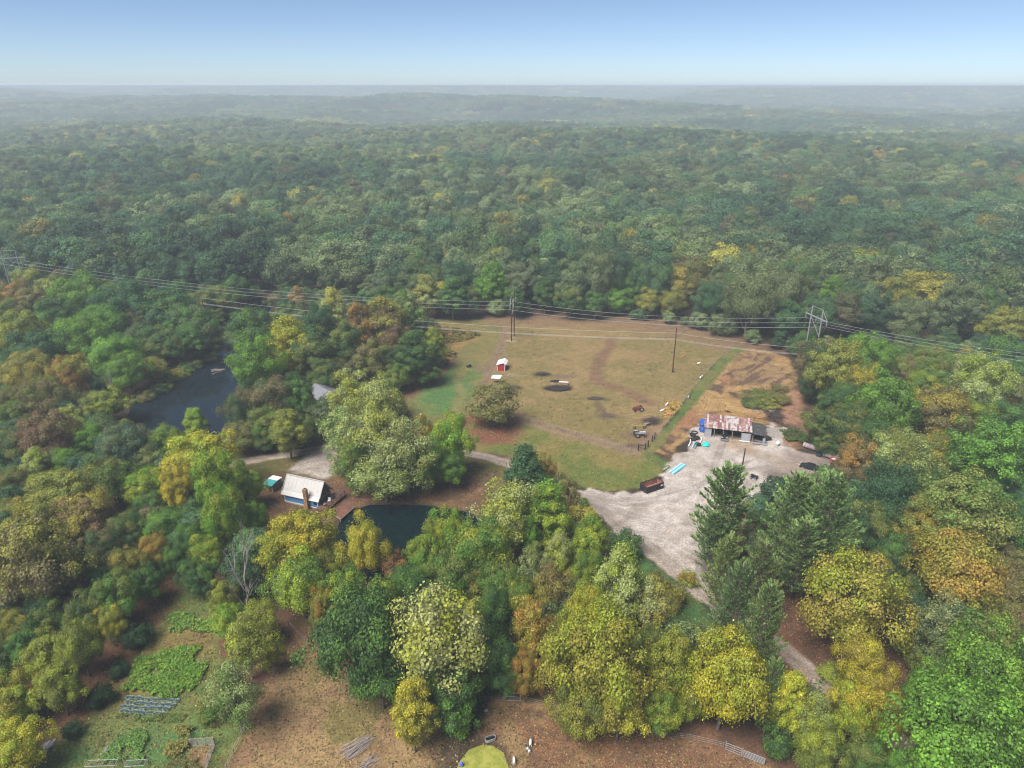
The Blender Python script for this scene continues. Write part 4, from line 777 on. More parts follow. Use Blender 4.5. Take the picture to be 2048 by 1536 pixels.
for k, (cm, tm, H0, W0, zc) in enumerate(PROTO['V']): UC.objects.link(bpy.data.objects.new('brush_kind%d' % k, cm))
scatter('undergrowth', UC, np.column_stack([gp, near_h(gp[:, 0], gp[:, 1]) - .3]), rngF.integers(0, 3, len(gp)), np.stack([uh / 10 * rngF.uniform(.85, 1.2, len(gp))] * 2 + [uh / 10], 1), uc1, uc2,
        'dense mixed undergrowth and saplings filling the near woods', 'undergrowth')
print('stuff instances', len(fp) + nf, 'far', nf)
# ------------------------------------------------------------------ buildings
def part(parent, name, m, fn, smooth=False):
    mb = MB(); fn(mb); return mb.build(name, m, parent, smooth)
blue = mat('blue_siding', (.075, .21, .42), .7, scale=2, var=.15); white_t = mat('white_trim', (.62, .6, .57), .6, var=.1); roofg = mat('pale_metal_roof', (.44, .42, .39), .55, scale=1.2, var=.06, col2=(.5, .47, .44), thr=(.5, .7))
stone = mat('chimney_stone', (.34, .19, .09), .9, scale=3, var=.35, col2=(.2, .11, .06)); wood = mat('deck_wood', (.13, .075, .05), .85, scale=2, var=.3); palewood = mat('grey_wood', (.27, .22, .17), .9, scale=2, var=.25)
dark = mat('dark_glass', (.012, .015, .02), .12, var=.05); black = mat('black_paint', (.018, .017, .017), .45, var=.2); rubber = mat('black_rubber', (.02, .019, .018), .85, var=.2); brownw = mat('brown_siding', (.1, .055, .035), .8, scale=3)
white = mat('white_paint', (.78, .78, .76), .5, var=.05); steel = mat('galvanised_steel', (.42, .43, .43), .45, metal=.5, var=.12); rust = mat('rust', (.22, .085, .045), .85, scale=2, var=.3, col2=(.13, .06, .04)); conc = mat('block_grey', (.4, .38, .35), .9, var=.1)

LX, DY, ZE, ZR = 10.2, 5.9, 2.4, 6.05
p0 = P3(562, 987.4, ZE); cab = empty('cabin', (p0.x, p0.y, 0), R(-20.35), 'blue cabin with pale metal roof, stone chimney and deck beside the dark pond', 'cabin')
part(cab, 'foundation', conc, lambda m: m.box((LX / 2, DY / 2, .1), (LX - 1.0, DY - .9, .7)))
w_ = part(cab, 'wall', blue, lambda m: (m.box((LX / 2, .55, 1.38), (LX - .9, .16, 1.9)), m.box((LX / 2, DY - .55, 1.38), (LX - .9, .16, 1.9)), m.box((.55, DY / 2, 1.38), (.16, DY - 1.0, 1.9))))
for k in range(16): part(w_, 'siding_board', blue, lambda m: m.box((.75 + k * .58, .455, 1.38), (.55, .03, 1.88)))
gx = LX - .5
part(cab, 'gable_wall', brownw, lambda m: m.prism([(.6, 2.3), (DY - .6, 2.3), (DY / 2, ZR - .35)], gx - .08, gx + .08, 'X'))
part(cab, 'gable_wall', brownw, lambda m: m.prism([(.6, 2.3), (DY - .6, 2.3), (DY / 2, ZR - .35)], .47, .63, 'X'))
part(cab, 'front_wall', blue, lambda m: m.box((gx, DY / 2, 1.38), (.16, DY - 1.0, 1.84)))
def slope(m, y0, z0, y1, z1, x0, x1, th=.1): m.quad((x0, y0, z0), (x1, y0, z0), (x1, y1, z1), (x0, y1, z1), th)
rf = part(cab, 'roof', roofg, lambda m: (slope(m, .9, ZE + .72, DY / 2 + .03, ZR, 0, LX), slope(m, 0, ZE, .9, ZE + .69, 0, LX), slope(m, DY, ZE, DY / 2 - .03, ZR, LX, 0)))
for k in range(11): part(rf, 'roof_seam', roofg, lambda m: slope(m, .95, ZE + .82, DY / 2, ZR + .03, .1 + k * .99, .14 + k * .99, .05))
part(rf, 'ridge_cap', roofg, lambda m: m.box((LX / 2, DY / 2, ZR + .03), (LX + .04, .3, .06)))
for y0, z0 in ((-.02, ZE - .08), (DY + .02, ZE - .08)): part(cab, 'fascia', white_t, lambda m: m.box((LX / 2, y0, z0), (LX, .06, .18)))
for xx in (-.03, LX + .03): part(cab, 'barge_board', white_t, lambda m: (m.quad((xx, 0, ZE - .15), (xx, DY / 2, ZR - .12), (xx, DY / 2, ZR + .06), (xx, 0, ZE + .05), .05), m.quad((xx, DY, ZE - .15), (xx, DY / 2, ZR - .12), (xx, DY / 2, ZR + .06), (xx, DY, ZE + .05), -.05)))
for xx in (.58, LX - .62): part(cab, 'corner_trim', white_t, lambda m: m.box((xx, .44, 1.35), (.14, .06, 2.0)))
part(cab, 'skirt_board', white_t, lambda m: m.box((LX / 2, .42, .36), (LX - .8, .08, .22)))
for yy, ww in ((1.4, .7), (2.5, .9), (3.7, .9), (4.6, .6)):
    f = part(cab, 'window' if ww < .8 else 'glass_door', white_t, lambda m: m.box((gx + .1, yy, 1.5), (.06, ww + .16, 1.5 if ww < .8 else 1.75))); part(f, 'pane', dark, lambda m: m.box((gx + .14, yy, 1.5), (.03, ww, 1.3 if ww < .8 else 1.55)))
part(cab, 'side_window', dark, lambda m: m.box((8.9, .44, 1.45), (.8, .05, .9)))
ch = empty('stone_chimney', (*P(614.5, 1017), 0), R(-20), 'tall tan stone chimney in front of the blue cabin wall', 'chimney')
ch.parent = cab; ch.matrix_parent_inverse = (Matrix.Translation(cab.location) @ Matrix.Rotation(R(-20.35), 4, 'Z')).inverted(); del ch['category']
rs = random.Random(3); zz = -.2
while zz < 5.0:
    hh = rs.uniform(.3, .42); sc_ = 1.15 if zz < 1.3 else .92
    for dx in (-.24, .24): part(ch, 'stone', stone, lambda m: m.box((dx * sc_ + rs.uniform(-.04, .04), rs.uniform(-.03, .03), zz + hh / 2), (.46 * sc_, .86 * sc_, hh - .03), rs.uniform(-.06, .06)))
    zz += hh
part(ch, 'flue', black, lambda m: m.tube([(0, 0, 4.8), (0, 0, 5.35)], .2, 8))
# deck with railing at the gable end, dock on the water
dk = empty('deck', (*P(660, 1004), 0), R(-20.35), 'brown timber deck with railing on posts at the cabin end', 'deck'); dx0 = Matrix.Rotation(R(20.35), 3, 'Z') @ Vector((p0.x - dk.location.x, p0.y - dk.location.y, 0))
DX0, DX1, DY0, DY1, DZ = dx0.x + LX - .35, dx0.x + LX + 2.4, dx0.y - 1.4, dx0.y + DY + 1.2, .95
for k in range(14):
    a = DY0 + (DY1 - DY0) * k / 14; part(dk, 'deck_board', wood, lambda m: m.box(((DX0 + DX1) / 2, a + .3, DZ), (DX1 - DX0, (DY1 - DY0) / 14 - .03, .06)))
for k in range(6):
    a = DY0 + .1 + (DY1 - DY0 - .2) * k / 5; part(dk, 'post', wood, lambda m: m.box((DX1 - .06, a, .6), (.14, .14, 2.9)))
for z in (1.45, 1.98): part(dk, 'rail', wood, lambda m: (m.box((DX1 + .05, (DY0 + DY1) / 2, z), (.1, DY1 - DY0, .17)), m.box(((DX0 + DX1) / 2, DY1, z), (DX1 - DX0, .08, .14)), m.box(((DX0 + DX1) / 2, DY0, z), (DX1 - DX0, .08, .14))))
part(dk, 'rim_joist', wood, lambda m: m.box((DX1 + .02, (DY0 + DY1) / 2, DZ - .16), (.08, DY1 - DY0, .3)))
for k, (a, b_, c_, s_) in enumerate((('planter', (.2, .12, .07), 'round dark planter on the cabin deck', .42), ('patio_chair', (.7, .7, .68), 'white chair on the cabin deck', .5), ('grill', (.03, .03, .03), 'round black grill on the cabin deck', .38))):
    o = empty(a, (dk.location + Matrix.Rotation(R(-20.35), 3, 'Z') @ Vector((DX0 + 1.3, DY0 + 2.4 + k * 1.7, DZ + .03)))[:], 0, c_, a.replace('_', ' '))
    mm_ = mat(a + '_m', b_, .6)
    if a == 'patio_chair': part(o, 'seat', mm_, lambda m: m.box((0, 0, .42), (.6, .6, .06))); part(o, 'backrest', mm_, lambda m: m.box((0, .3, .75), (.6, .06, .62))); part(o, 'legs', mm_, lambda m: [m.box((x, y, .2), (.05, .05, .4)) for x in (-.26, .26) for y in (-.26, .26)])
    else: part(o, 'bowl', mm_, lambda m: m.tube([(0, 0, 0), (0, 0, s_), (0, 0, s_ * 1.5)], [s_ * .6, s_, s_ * .7], 10)); part(o, 'rim', mm_, lambda m: m.tube([(0, 0, s_ * 1.42), (0, 0, s_ * 1.55)], [s_ * .78, s_ * .78], 10))
dc = empty('dock', (*P(682, 1020), 0), 0, 'leaf-littered brown wooden dock at the pond corner', 'dock'); q = [Vector((*P(*c, .2), .2)) - Vector((dc.location.x, dc.location.y, 0)) for c in ((650, 1017), (690, 998), (709, 1013), (681, 1038))]
dockm = mat('leafy_boards', (.13, .06, .045), .9, scale=2.5, var=.4, col2=(.2, .085, .05))
for k in range(11):
    t0, t1 = k / 11 + .004, (k + 1) / 11 - .004; part(dc, 'plank', dockm, lambda m: m.quad(q[0].lerp(q[3], t0), q[0].lerp(q[3], t1), q[1].lerp(q[2], t1), q[1].lerp(q[2], t0), .08))
part(dc, 'edge_beam', palewood, lambda m: (m.tube([q[3] - Vector((0, 0, .1)), q[2] - Vector((0, 0, .1))], .1, 4), m.tube([q[0] - Vector((0, 0, .1)), q[3] - Vector((0, 0, .1))], .1, 4)))
for e in (q[2], q[3], q[2].lerp(q[3], .5)): part(dc, 'pile', palewood, lambda m: m.tube([e + Vector((0, 0, -2)), e + Vector((0, 0, .05))], .1, 6))

# small shed left of the cabin
c0 = P3(548, 976, 0); sh = empty('garden_shed', c0[:], R(-20), 'small shed with half white and half teal roof left of the blue cabin', 'shed'); teal = mat('teal_roof', (.05, .27, .27), .5)
part(sh, 'wall', palewood, lambda m: (m.box((0, -1.7, .95), (2.3, .1, 1.9)), m.box((0, 1.5, 1.1), (2.3, .1, 2.2)), m.box((-1.1, -.1, .95), (.1, 3.1, 1.9)), m.box((1.1, -.1, .95), (.1, 3.1, 1.9))))
part(sh, 'roof_panel', teal, lambda m: m.quad((-1.35, -2.3, 2.0), (1.35, -2.3, 2.0), (1.35, 0.0, 2.35), (-1.35, 0.0, 2.35), .06)).__setitem__('label', 'teal lower roof panel')
part(sh, 'roof_panel', white, lambda m: m.quad((-1.35, -.02, 2.38), (1.35, -.02, 2.38), (1.35, 1.8, 2.3), (-1.35, 1.8, 2.3), .06)).__setitem__('label', 'white upper roof panel')
part(sh, 'door', brownw, lambda m: m.box((.3, -1.77, .85), (.8, .05, 1.6)))
wt = empty('white_canopy', (*P(461, 992), 0), .4, 'small white canopy showing through the bright green trees left of the shed', 'canopy')
part(wt, 'cover', white, lambda m: (m.quad((-1.3, -1, 2.1), (1.3, -1, 2.1), (1.3, 0, 2.7), (-1.3, 0, 2.7), .05), m.quad((-1.3, 0, 2.7), (1.3, 0, 2.7), (1.3, 1, 2.1), (-1.3, 1, 2.1), .05)))
for x in (-1.2, 1.2):
    for y in (-.9, .9): part(wt, 'post', steel, lambda m: m.tube([(x, y, 0), (x, y, 2.1)], .04, 5))

# grey garage half hidden in the trees
ga = P3(630, 766, 5.5); gb = P3(690, 800, 5.5); gl = (gb - ga).length; gr = empty('garage', (ga.x, ga.y, 0), math.atan2(gb.y - ga.y, gb.x - ga.x), 'grey metal-roofed garage half hidden by thin yellow-green trees', 'garage')
grf = mat('slate_metal_roof', (.2, .2, .215), .5, scale=.8, var=.1); gwall = mat('garage_wall', (.33, .33, .34), .7)
GW = 5.2
part(gr, 'wall', gwall, lambda m: (m.box((gl / 2, -GW + .5, 1.5), (gl - 1, .15, 3.0)), m.box((gl / 2, GW - .5, 1.5), (gl - 1, .15, 3.0)), m.box((.5, 0, 1.5), (.15, GW * 2 - 1, 3.0)), m.box((gl - 2.5, 0, 1.5), (.15, GW * 2 - 1.2, 3.0))))
g_rf = part(gr, 'roof', grf, lambda m: (m.quad((0, -GW, 2.9), (gl, -GW, 2.9), (gl, 0.02, 5.5), (0, 0.02, 5.5), .1), m.quad((gl, GW, 2.9), (0, GW, 2.9), (0, -.02, 5.5), (gl, -.02, 5.5), .1)))
for k in range(15): part(g_rf, 'roof_seam', grf, lambda m: (m.quad((.1 + k * 1.1, -GW, 2.96), (.16 + k * 1.1, -GW, 2.96), (.16 + k * 1.1, 0, 5.55), (.1 + k * 1.1, 0, 5.55), .05)))
part(gr, 'gable', brownw, lambda m: m.prism([(-GW + .5, 2.9), (GW - .5, 2.9), (0, 5.3)], .42, .58, 'X')); part(gr, 'porch_beam', rust, lambda m: m.box((gl - .25, 0, 2.85), (.2, GW * 2 - .5, .25)))
for y in (-4.6, -1.6, 1.6, 4.6): part(gr, 'porch_post', mat('yellow_pine', (.4, .26, .11), .7), lambda m: m.box((gl - .25, y, 1.4), (.22, .22, 2.8)))
for y in (-2.6, 1.8): part(gr, 'garage_door', white_t, lambda m: m.box((gl - 2.38, y, 1.2), (.08, 2.8, 2.3)))

# red run-in shelter with a white roof
red = mat('barn_red', (.36, .022, .022), .6, var=.12); rp = P3(1002.5, 742, 0); rsx = empty('animal_shelter', rp[:], R(-8), 'small red animal shelter with white roof and trim in the pasture', 'shelter')
part(rsx, 'wall', red, lambda m: (m.box((-.1, 0, 1.15), (2.5, .1, 2.3)), m.box((-1.3, 2.1, 1.15), (.1, 4.1, 2.3)), m.box((-.1, 4.2, 1.15), (2.5, .1, 2.3))))
part(rsx, 'roof_panel', white, lambda m: m.quad((-1.65, -.3, 2.25), (.75, -.3, 3.05), (.75, 4.5, 3.05), (-1.65, 4.5, 2.25), .08)); part(rsx, 'roof_panel', white, lambda m: m.quad((.7, -.3, 3.05), (1.7, -.3, 2.3), (1.7, 4.5, 2.3), (.7, 4.5, 3.05), .08))
for x, z in ((-1.36, 2.2), (1.22, 2.35)): part(rsx, 'corner_trim', white, lambda m: m.box((x, -.08, z / 2), (.16, .08, z)))
part(rsx, 'side_post', white, lambda m: (m.box((1.25, 2.1, 1.15), (.14, .14, 2.3)), m.box((1.25, 4.2, 1.15), (.14, .14, 2.3))))
fc = empty('feeder_canopy', (*P(992, 766), 0), R(-12), 'small white slanted canopy on thin posts beside the red shelter', 'canopy')
part(fc, 'cover', white, lambda m: m.quad((-1.5, -.8, 1.9), (1.5, -.8, 2.0), (1.8, .9, 2.5), (-1.2, .9, 2.4), .08))
for x, y in ((-1.2, -.6), (1.2, -.6), (-1, .7), (1.4, .7)): part(fc, 'post', steel, lambda m: m.tube([(x, y, 0), (x, y, 2.0)], .05, 5))

# pole barn with rusty tin roof
b0 = P3(1411, 853, 3.0); bA = R(-15.2); bn = empty('pole_barn', (b0.x, b0.y, 0), bA, 'open pole barn with patchy rust-and-white tin roof on the gravel yard', 'barn')
BL, BD = 12.3, 6.4; tins = [mat('tin_rust', (.2, .085, .065), .7, scale=2.6, var=.25, col2=(.38, .33, .31), thr=(.55, .63)), mat('tin_mixed', (.26, .12, .1), .65, scale=3.2, var=.25, col2=(.42, .37, .35), thr=(.5, .58)), mat('tin_white', (.45, .42, .4), .5, scale=2.4, var=.12, col2=(.27, .13, .11), thr=(.5, .58))]
rs = random.Random(11); brf = part(bn, 'roof', palewood, lambda m: m.quad((-.2, -.3, 2.92), (BL, -.3, 2.92), (BL, BD, 3.92), (-.2, BD, 3.92), .08))
ns = 22
for r_ in range(2):
    for k in range(ns):
        x0 = -.3 + (BL + .4) * k / ns; x1 = x0 + (BL + .4) / ns - .03; y0, y1 = (-.4, BD * .47) if r_ == 0 else (BD * .45, BD + .1); za, zb = 3 + y0 * .156 + r_ * .03, 3 + y1 * .156 + r_ * .03
        t_ = tins[2] if (10 <= k <= 15 and rs.random() < .75) else tins[rs.choice((0, 0, 1, 1, 2))]
        part(brf, 'tin_sheet', t_, lambda m: m.quad((x0, y0, za), (x1, y0, za), (x1, y1, zb), (x0, y1, zb), .03))
for k in range(6): part(bn, 'post', palewood, lambda m: m.box((.1 + k * (BL - .3) / 5, .05, 1.4), (.18, .18, 2.85)))
greywall = mat('grey_tin_wall', (.33, .34, .36), .55, scale=2, var=.15)
part(bn, 'back_wall', brownw, lambda m: m.box((BL / 2, BD - .2, 1.8), (BL - .2, .1, 3.6))); part(bn, 'side_wall', greywall, lambda m: m.box((0, BD / 2, 1.55), (.08, BD - .4, 3.0)))
part(bn, 'front_panel', greywall, lambda m: m.box((.95, -.05, 1.35), (1.6, .06, 2.6))); part(bn, 'front_panel', greywall, lambda m: m.box((10.9, -.12, 1.2), (2.2, .08, 2.3)))
part(bn, 'ramp', white_t, lambda m: m.box((10.6, -.55, .12), (2.8, .5, .16)))
ln = empty('lean_to', Vector((b0.x, b0.y, 0)) + Matrix.Rotation(bA, 3, 'Z') @ Vector((BL + .15, 0, 0)), bA, 'low lean-to with weathered black plank roof on the right end of the barn', 'shed')
dplank = mat('charred_planks', (.05, .048, .046), .8, scale=2.2, var=.4, col2=(.16, .15, .145), thr=(.55, .68))
for k in range(8):
    y0 = -.3 + k * .78; part(ln, 'roof_plank', dplank, lambda m: m.quad((0, y0, 2.55 + k * .085), (3.6 + rs.uniform(-.3, .3), y0 - .15, 2.2 + k * .085), (3.6 + rs.uniform(-.3, .3), y0 + .62, 2.28 + k * .085), (0, y0 + .76, 2.64 + k * .085), .05))
for x, y in ((3.3, -.2), (3.3, 5.4), (.2, -.2)): part(ln, 'post', palewood, lambda m: m.box((x, y, 1.05), (.16, .16, 2.1)))
part(ln, 'wall', dplank, lambda m: m.box((1.7, 5.6, 1.2), (3.3, .08, 2.3))); part(ln, 'panel', greywall, lambda m: m.box((3.15, -.4, .85), (.7, .06, 1.5)))

# ------------------------------------------------------------------ power lines
pole_m = mat('creosote_pole', (.055, .035, .028), .9, scale=2, var=.3); pale_s = mat('pale_crossarm', (.27, .27, .28), .6)
wire_m = mat('aluminium_wire', (.36, .36, .36), .5, var=.02)
def hframe(base, dirv, H, label, dark_legs=True):
    """two poles, crossarm, X brace and peak braces"""
    a = math.atan2(dirv[1], dirv[0]); e = empty('transmission_pole', (base[0], base[1], 0), a, label, 'power pole', 'H-frame poles of the high line')
    for y in (-2.7, 2.7): part(e, 'pole', pole_m if dark_legs else pale_s, lambda m: m.tube([(0, y, -.3), (0, y, H)], [.26, .17], 8))
    part(e, 'crossarm', pale_s, lambda m: m.box((0, 0, H - 3.2), (.26, 11.2, .34)))
    part(e, 'peak_brace', pale_s, lambda m: (m.tube([(0, -2.7, H), (0, 2.7, H)], .08, 5), m.tube([(0, -5.4, H - 3.1), (0, -2.7, H - .2)], .09, 5), m.tube([(0, 5.4, H - 3.1), (0, 2.7, H - .2)], .09, 5)))
    part(e, 'cross_brace', pale_s, lambda m: (m.tube([(0, -2.7, H - 3.6), (0, 2.7, H - 9)], .08, 5), m.tube([(0, 2.7, H - 3.6), (0, -2.7, H - 9)], .08, 5)))
    for y in (-5.3, 0, 5.3): part(e, 'insulator', pale_s, lambda m: m.tube([(0, y, H - 3.3), (0, y, H - 4.9)], [.13, .13], 6))
    return e
HP = [(-214, 300, 25), (.3, 258.4, 18), (101, 226, 22), (196, 176, 22)]
hframe(HP[1], (1, -.2), 18, 'wooden H-frame power pole standing in the pasture near its left fence')
hframe(HP[2], (1, .27), 22, 'pale H-frame power pole rising behind the trees right of the bare soil', False)
hframe(HP[0], (.3, -.95), 25, 'pale H-frame power pole at the far left picture edge', False)
def wire(p, q_, sag, label, r_=.034, n=20):
    p, q_ = Vector(p), Vector(q_); pts_ = [p.lerp(q_, i / n) - Vector((0, 0, 4 * sag * (i / n) * (1 - i / n))) for i in range(n + 1)]
    o = MB().tube(pts_, r_, 4, False).build('power_wire', wire_m); return tag(o, label, 'wire', 'overhead wires')
side = ('nearest', 'middle', 'farthest'); OFFS = [(.95, .3), (.2, .98), (-.26, .96), (-.26, .96)]
for s in range(3):
    for k, o_ in enumerate((-5.3, 0, 5.3)):
        A, B_ = HP[s], HP[s + 1]; za, zb = A[2] - 4.9, B_[2] - 4.9
        fa, fb = OFFS[s], OFFS[s + 1]
        wire((A[0] + o_ * fa[0], A[1] + o_ * fa[1], za), (B_[0] + o_ * fb[0], B_[1] + o_ * fb[1], zb), (4.0, 2.4, 2.2)[s], '%s of the three high wires %s' % (side[k], ('left of the H-frame pole in the pasture', 'between the two H-frame poles over the pasture', 'right of the pale H-frame pole')[s]))
dp = P3(1345, 745, 0); de = empty('utility_pole', dp[:], 0, 'tall dark single utility pole standing in the pasture', 'utility pole')
part(de, 'pole', pole_m, lambda m: m.tube([(0, 0, -.3), (0, 0, 16)], [.24, .15], 8)); part(de, 'insulator', pale_s, lambda m: (m.tube([(0, -.3, 14.1), (0, .1, 14.1)], .1, 5), m.tube([(0, -.35, 12.1), (0, .35, 12.1)], .12, 6)))
L0, R0 = (-118, 262), (96, 212)
for k, (zz, dy_) in enumerate(((14.1, 0), (12.1, -.3), (11.6, .3))):
    nm_ = ('upper wire', 'middle wire', 'lower wire')[k]
    wire((L0[0], L0[1] + dy_, zz + 1), (dp.x, dp.y + dy_, zz), 2.6, nm_ + ' left of the single utility pole in the pasture', .038); wire((dp.x, dp.y + dy_, zz), (R0[0], R0[1] + dy_, zz - 1.2), .7, nm_ + ' right of the single utility pole in the pasture', .038)
for (bx, by), lb, H_ in ((L0, 'utility pole among the trees left of the long pond', 15.5), (R0, 'utility pole among the trees right of the bare soil', 13.5)):
    e = empty('utility_pole', (bx, by, 0), 0, lb, 'utility pole'); part(e, 'pole', pole_m, lambda m: m.tube([(0, 0, -.3), (0, 0, H_)], [.22, .14], 8)); part(e, 'insulator', pale_s, lambda m: m.tube([(0, -.3, H_ - .6), (0, .3, H_ - .6)], .1, 5))
yp = P3(1482, 945, 0); e = empty('yard_pole', yp[:], 0, 'leaning dark wooden pole standing in the gravel yard', 'pole'); part(e, 'pole', pole_m, lambda m: m.tube([(0, 0, -.3), (.25, 0, 6.7)], [.2, .15], 8)); part(e, 'cap', black, lambda m: m.tube([(.25, 0, 6.7), (.255, 0, 6.8)], .17, 8))

# ------------------------------------------------------------------ fences and gates
post_m = mat('fence_post', (.2, .16, .12), .9, var=.3); fwire = mat('fence_wire', (.3, .29, .27), .6)
def fence(line, step, H, label, name='wire_fence', pm=None, wires=(.35, .75, 1.1), r_=.05, wr=.014, grp=None):
    pts_ = [Vector((*P(*p), 0)) for p in line]; e = empty(name, pts_[0][:], 0, label, 'fence', grp or 'fences round the fields'); o0 = pts_[0]
    posts = []
    for a, b_ in zip(pts_[:-1], pts_[1:]):
        n = max(1, int((b_ - a).length / step))
        for i in range(n): posts.append(a.lerp(b_, i / n))
    posts.append(pts_[-1]); pme = None
    for p in posts:
        if pme is None: pme = MB().tube([(0, 0, -.3), (0, 0, H)], [r_ * 1.1, r_], 6).mesh('post')
        o = link('post', pme, e, pm or post_m); o.location = p - o0; o.rotation_euler = (rs.uniform(-.04, .04), rs.uniform(-.04, .04), 0)
    for z in wires: part(e, 'wire' if wr < .03 else 'rail', fwire if wr < .03 else (pm or post_m), lambda m: m.tube([p - o0 + Vector((0, 0, z)) for p in posts], wr, 3 if wr < .03 else 5, False))
    return e
fence(((1018, 646), (1000, 695), (982, 742), (970, 766), (960, 800)), 4, 1.3, 'wire fence along the left side of the pasture')
fence(((1036, 835), (1100, 855), (1180, 879), (1240, 897), (1262, 903)), 3.6, 1.25, 'wire fence along the near side of the pasture')
fence(((1312, 872), (1340, 840), (1362, 812), (1402, 757), (1440, 717), (1460, 692)), 4, 1.3, 'wire fence along the right side of the pasture')
fence(((1022, 641), (1100, 637), (1200, 640), (1300, 650), (1380, 662), (1462, 684)), 6, 1.2, 'wire fence along the forest side of the pasture')
fence(((1276, 902), (1290, 900), (1296, 894)), 2.6, 2.0, 'black timber corner fence by the pasture gate', 'timber_fence', mat('black_post', (.02, .018, .017), .8), (.5, 1.0, 1.5), .13, .05)
fence(((1304, 884), (1309, 878)), 2.0, 2.0, 'pair of black gate posts above the pasture corner', 'timber_fence', MATS['black_post'], (.6, 1.2), .13, .05)
fence(((508, 1428), (490, 1462), (468, 1508), (455, 1540)), 3.0, 1.35, 'grey pole fence between garden and paddock', 'pole_fence', palewood, (.6, 1.2), .07, .045)
fence(((578, 1252), (600, 1275), (640, 1308), (700, 1350), (760, 1392)), 3.2, 1.2, 'wire fence along the trees at the left paddock edge')
fence(((340, 1150), (355, 1140), (372, 1148)), 2.0, 1.4, 'short wire fence at the top of the garden lawn')
fence(((960, 1404), (1000, 1402), (1050, 1405), (1100, 1416), (1140, 1430), (1250, 1466), (1380, 1480), (1447, 1496)), 4, 1.2, 'wire fence along the trees behind the paddock')
def gate(a, b_, H, label, bars=4):
    A, B_ = Vector((*P(*a), 0)), Vector((*P(*b_), 0)); e = empty('metal_gate', A[:], math.atan2(B_.y - A.y, B_.x - A.x), label, 'gate', 'metal gates'); Lg = (B_ - A).length
    part(e, 'gate_frame', steel, lambda m: (m.tube([(0, 0, .15), (0, 0, H)], .045, 6), m.tube([(Lg, 0, .15), (Lg, 0, H)], .045, 6), m.tube([(0, 0, H), (Lg, 0, H)], .045, 6), m.tube([(0, 0, .15), (Lg, 0, .15)], .045, 6)))
    for k in range(1, bars): part(e, 'bar', steel, lambda m: m.tube([(0, 0, .15 + (H - .15) * k / bars), (Lg, 0, .15 + (H - .15) * k / bars)], .03, 5))
    part(e, 'brace', steel, lambda m: m.tube([(Lg / 2, 0, .15), (Lg / 2, 0, H)], .03, 5)); part(e, 'post', palewood, lambda m: m.tube([(-.12, 0, -.3), (-.12, 0, H + .25)], .09, 6))
gate((1452, 1500), (1482, 1512), 1.4, 'left panel of the grey metal gates at the right paddock corner', 3); gate((1485, 1513), (1528, 1530), 1.3, 'right panel of the grey metal gates at the right paddock corner', 5); gate((1012, 1402), (1041, 1403), 1.7, 'wooden-framed pale gate behind the algae pond', 2)
# ------------------------------------------------------------------ vehicles and machines
def wheel(parent, x, y, r_, w_, rimm, name='wheel', seg=14):
    o = part(parent, name, rubber, lambda m: m.tube([(x, y - w_ / 2, r_), (x, y - w_ * .35, r_), (x, y + w_ * .35, r_), (x, y + w_ / 2, r_)], [r_ * .86, r_, r_, r_ * .86], seg), True)
    part(o, 'rim', rimm, lambda m: m.tube([(x, y - w_ / 2 - .015, r_), (x, y + w_ / 2 + .015, r_)], r_ * .55, 10)); return o
alloy = mat('alloy', (.5, .5, .5), .35, metal=.6)
def sedan(loc, rz, label, paint):
    e = empty('parked_car', (*loc, 0), rz, label, 'car')
    prof = [(-2.25, .38), (-2.3, .72), (-2.05, .93), (-1.2, 1.0), (1.0, .98), (1.9, .84), (2.25, .66), (2.28, .36)]
    def hull(m):
        n = len(prof); ys = (-.9, -.84, .84, .9); inset = (.06, 0, 0, .06)
        vv = []
        for y, i_ in zip(ys, inset): vv += [(px_, y, z if z < .5 else z - i_ * .6) for px_, z in prof]
        ff = [tuple(range(n))[::-1], tuple(3 * n + k for k in range(n))]
        for a in range(3): ff += [(a * n + k, a * n + (k + 1) % n, (a + 1) * n + (k + 1) % n, (a + 1) * n + k) for k in range(n)]
        m._add(vv, ff)
    part(e, 'body', paint, hull)
    def cab_(m, s=1.0, z0=.97, z1=1.42):
        a = [(-1.75, .80), (1.05, .80)]; t = [(-.95, .62), (.28, .62)]
        vv = [(-1.75, -.8, z0), (1.05, -.8, z0), (1.05, .8, z0), (-1.75, .8, z0), (-.95, -.6, z1), (.28, -.6, z1), (.28, .6, z1), (-.95, .6, z1)]
        m._add(vv, [(3, 2, 1, 0), (4, 5, 6, 7), (0, 1, 5, 4), (1, 2, 6, 5), (2, 3, 7, 6), (3, 0, 4, 7)])
    part(e, 'window_band', dark, cab_); part(e, 'roof', paint, lambda m: m.box((-.33, 0, 1.44), (1.35, 1.26, .05)))
    for s in (-1, 1): part(e, 'pillar', paint, lambda m: (m.tube([(.3, s * .62, 1.42), (1.06, s * .8, .97)], .035, 4), m.tube([(-.97, s * .62, 1.42), (-1.76, s * .8, .97)], .05, 4), m.tube([(-.35, s * .63, 1.42), (-.3, s * .82, .97)], .035, 4)))
    for x in (-1.38, 1.4):
        for y in (-.82, .82): wheel(e, x, y, .33, .22, alloy)
    for y in (-.62, .62): part(e, 'headlight', white, lambda m: m.box((2.2, y, .68), (.12, .36, .12))); part(e, 'tail_light', red, lambda m: m.box((-2.26, y, .74), (.08, .4, .12)))
    for y in (-.95, .95): part(e, 'mirror', paint, lambda m: m.box((.75, y, 1.02), (.14, .14, .1)))
    part(e, 'bumper', black, lambda m: m.box((2.27, 0, .45), (.08, 1.6, .2)))
    return e
carp = mat('black_car_paint', (.03, .032, .036), .22, metal=.4, var=.05, spec=.6)
cc = P(1618, 937); sedan(cc, R(-32 + 180), 'black sedan parked on the right side of the gravel yard', carp)
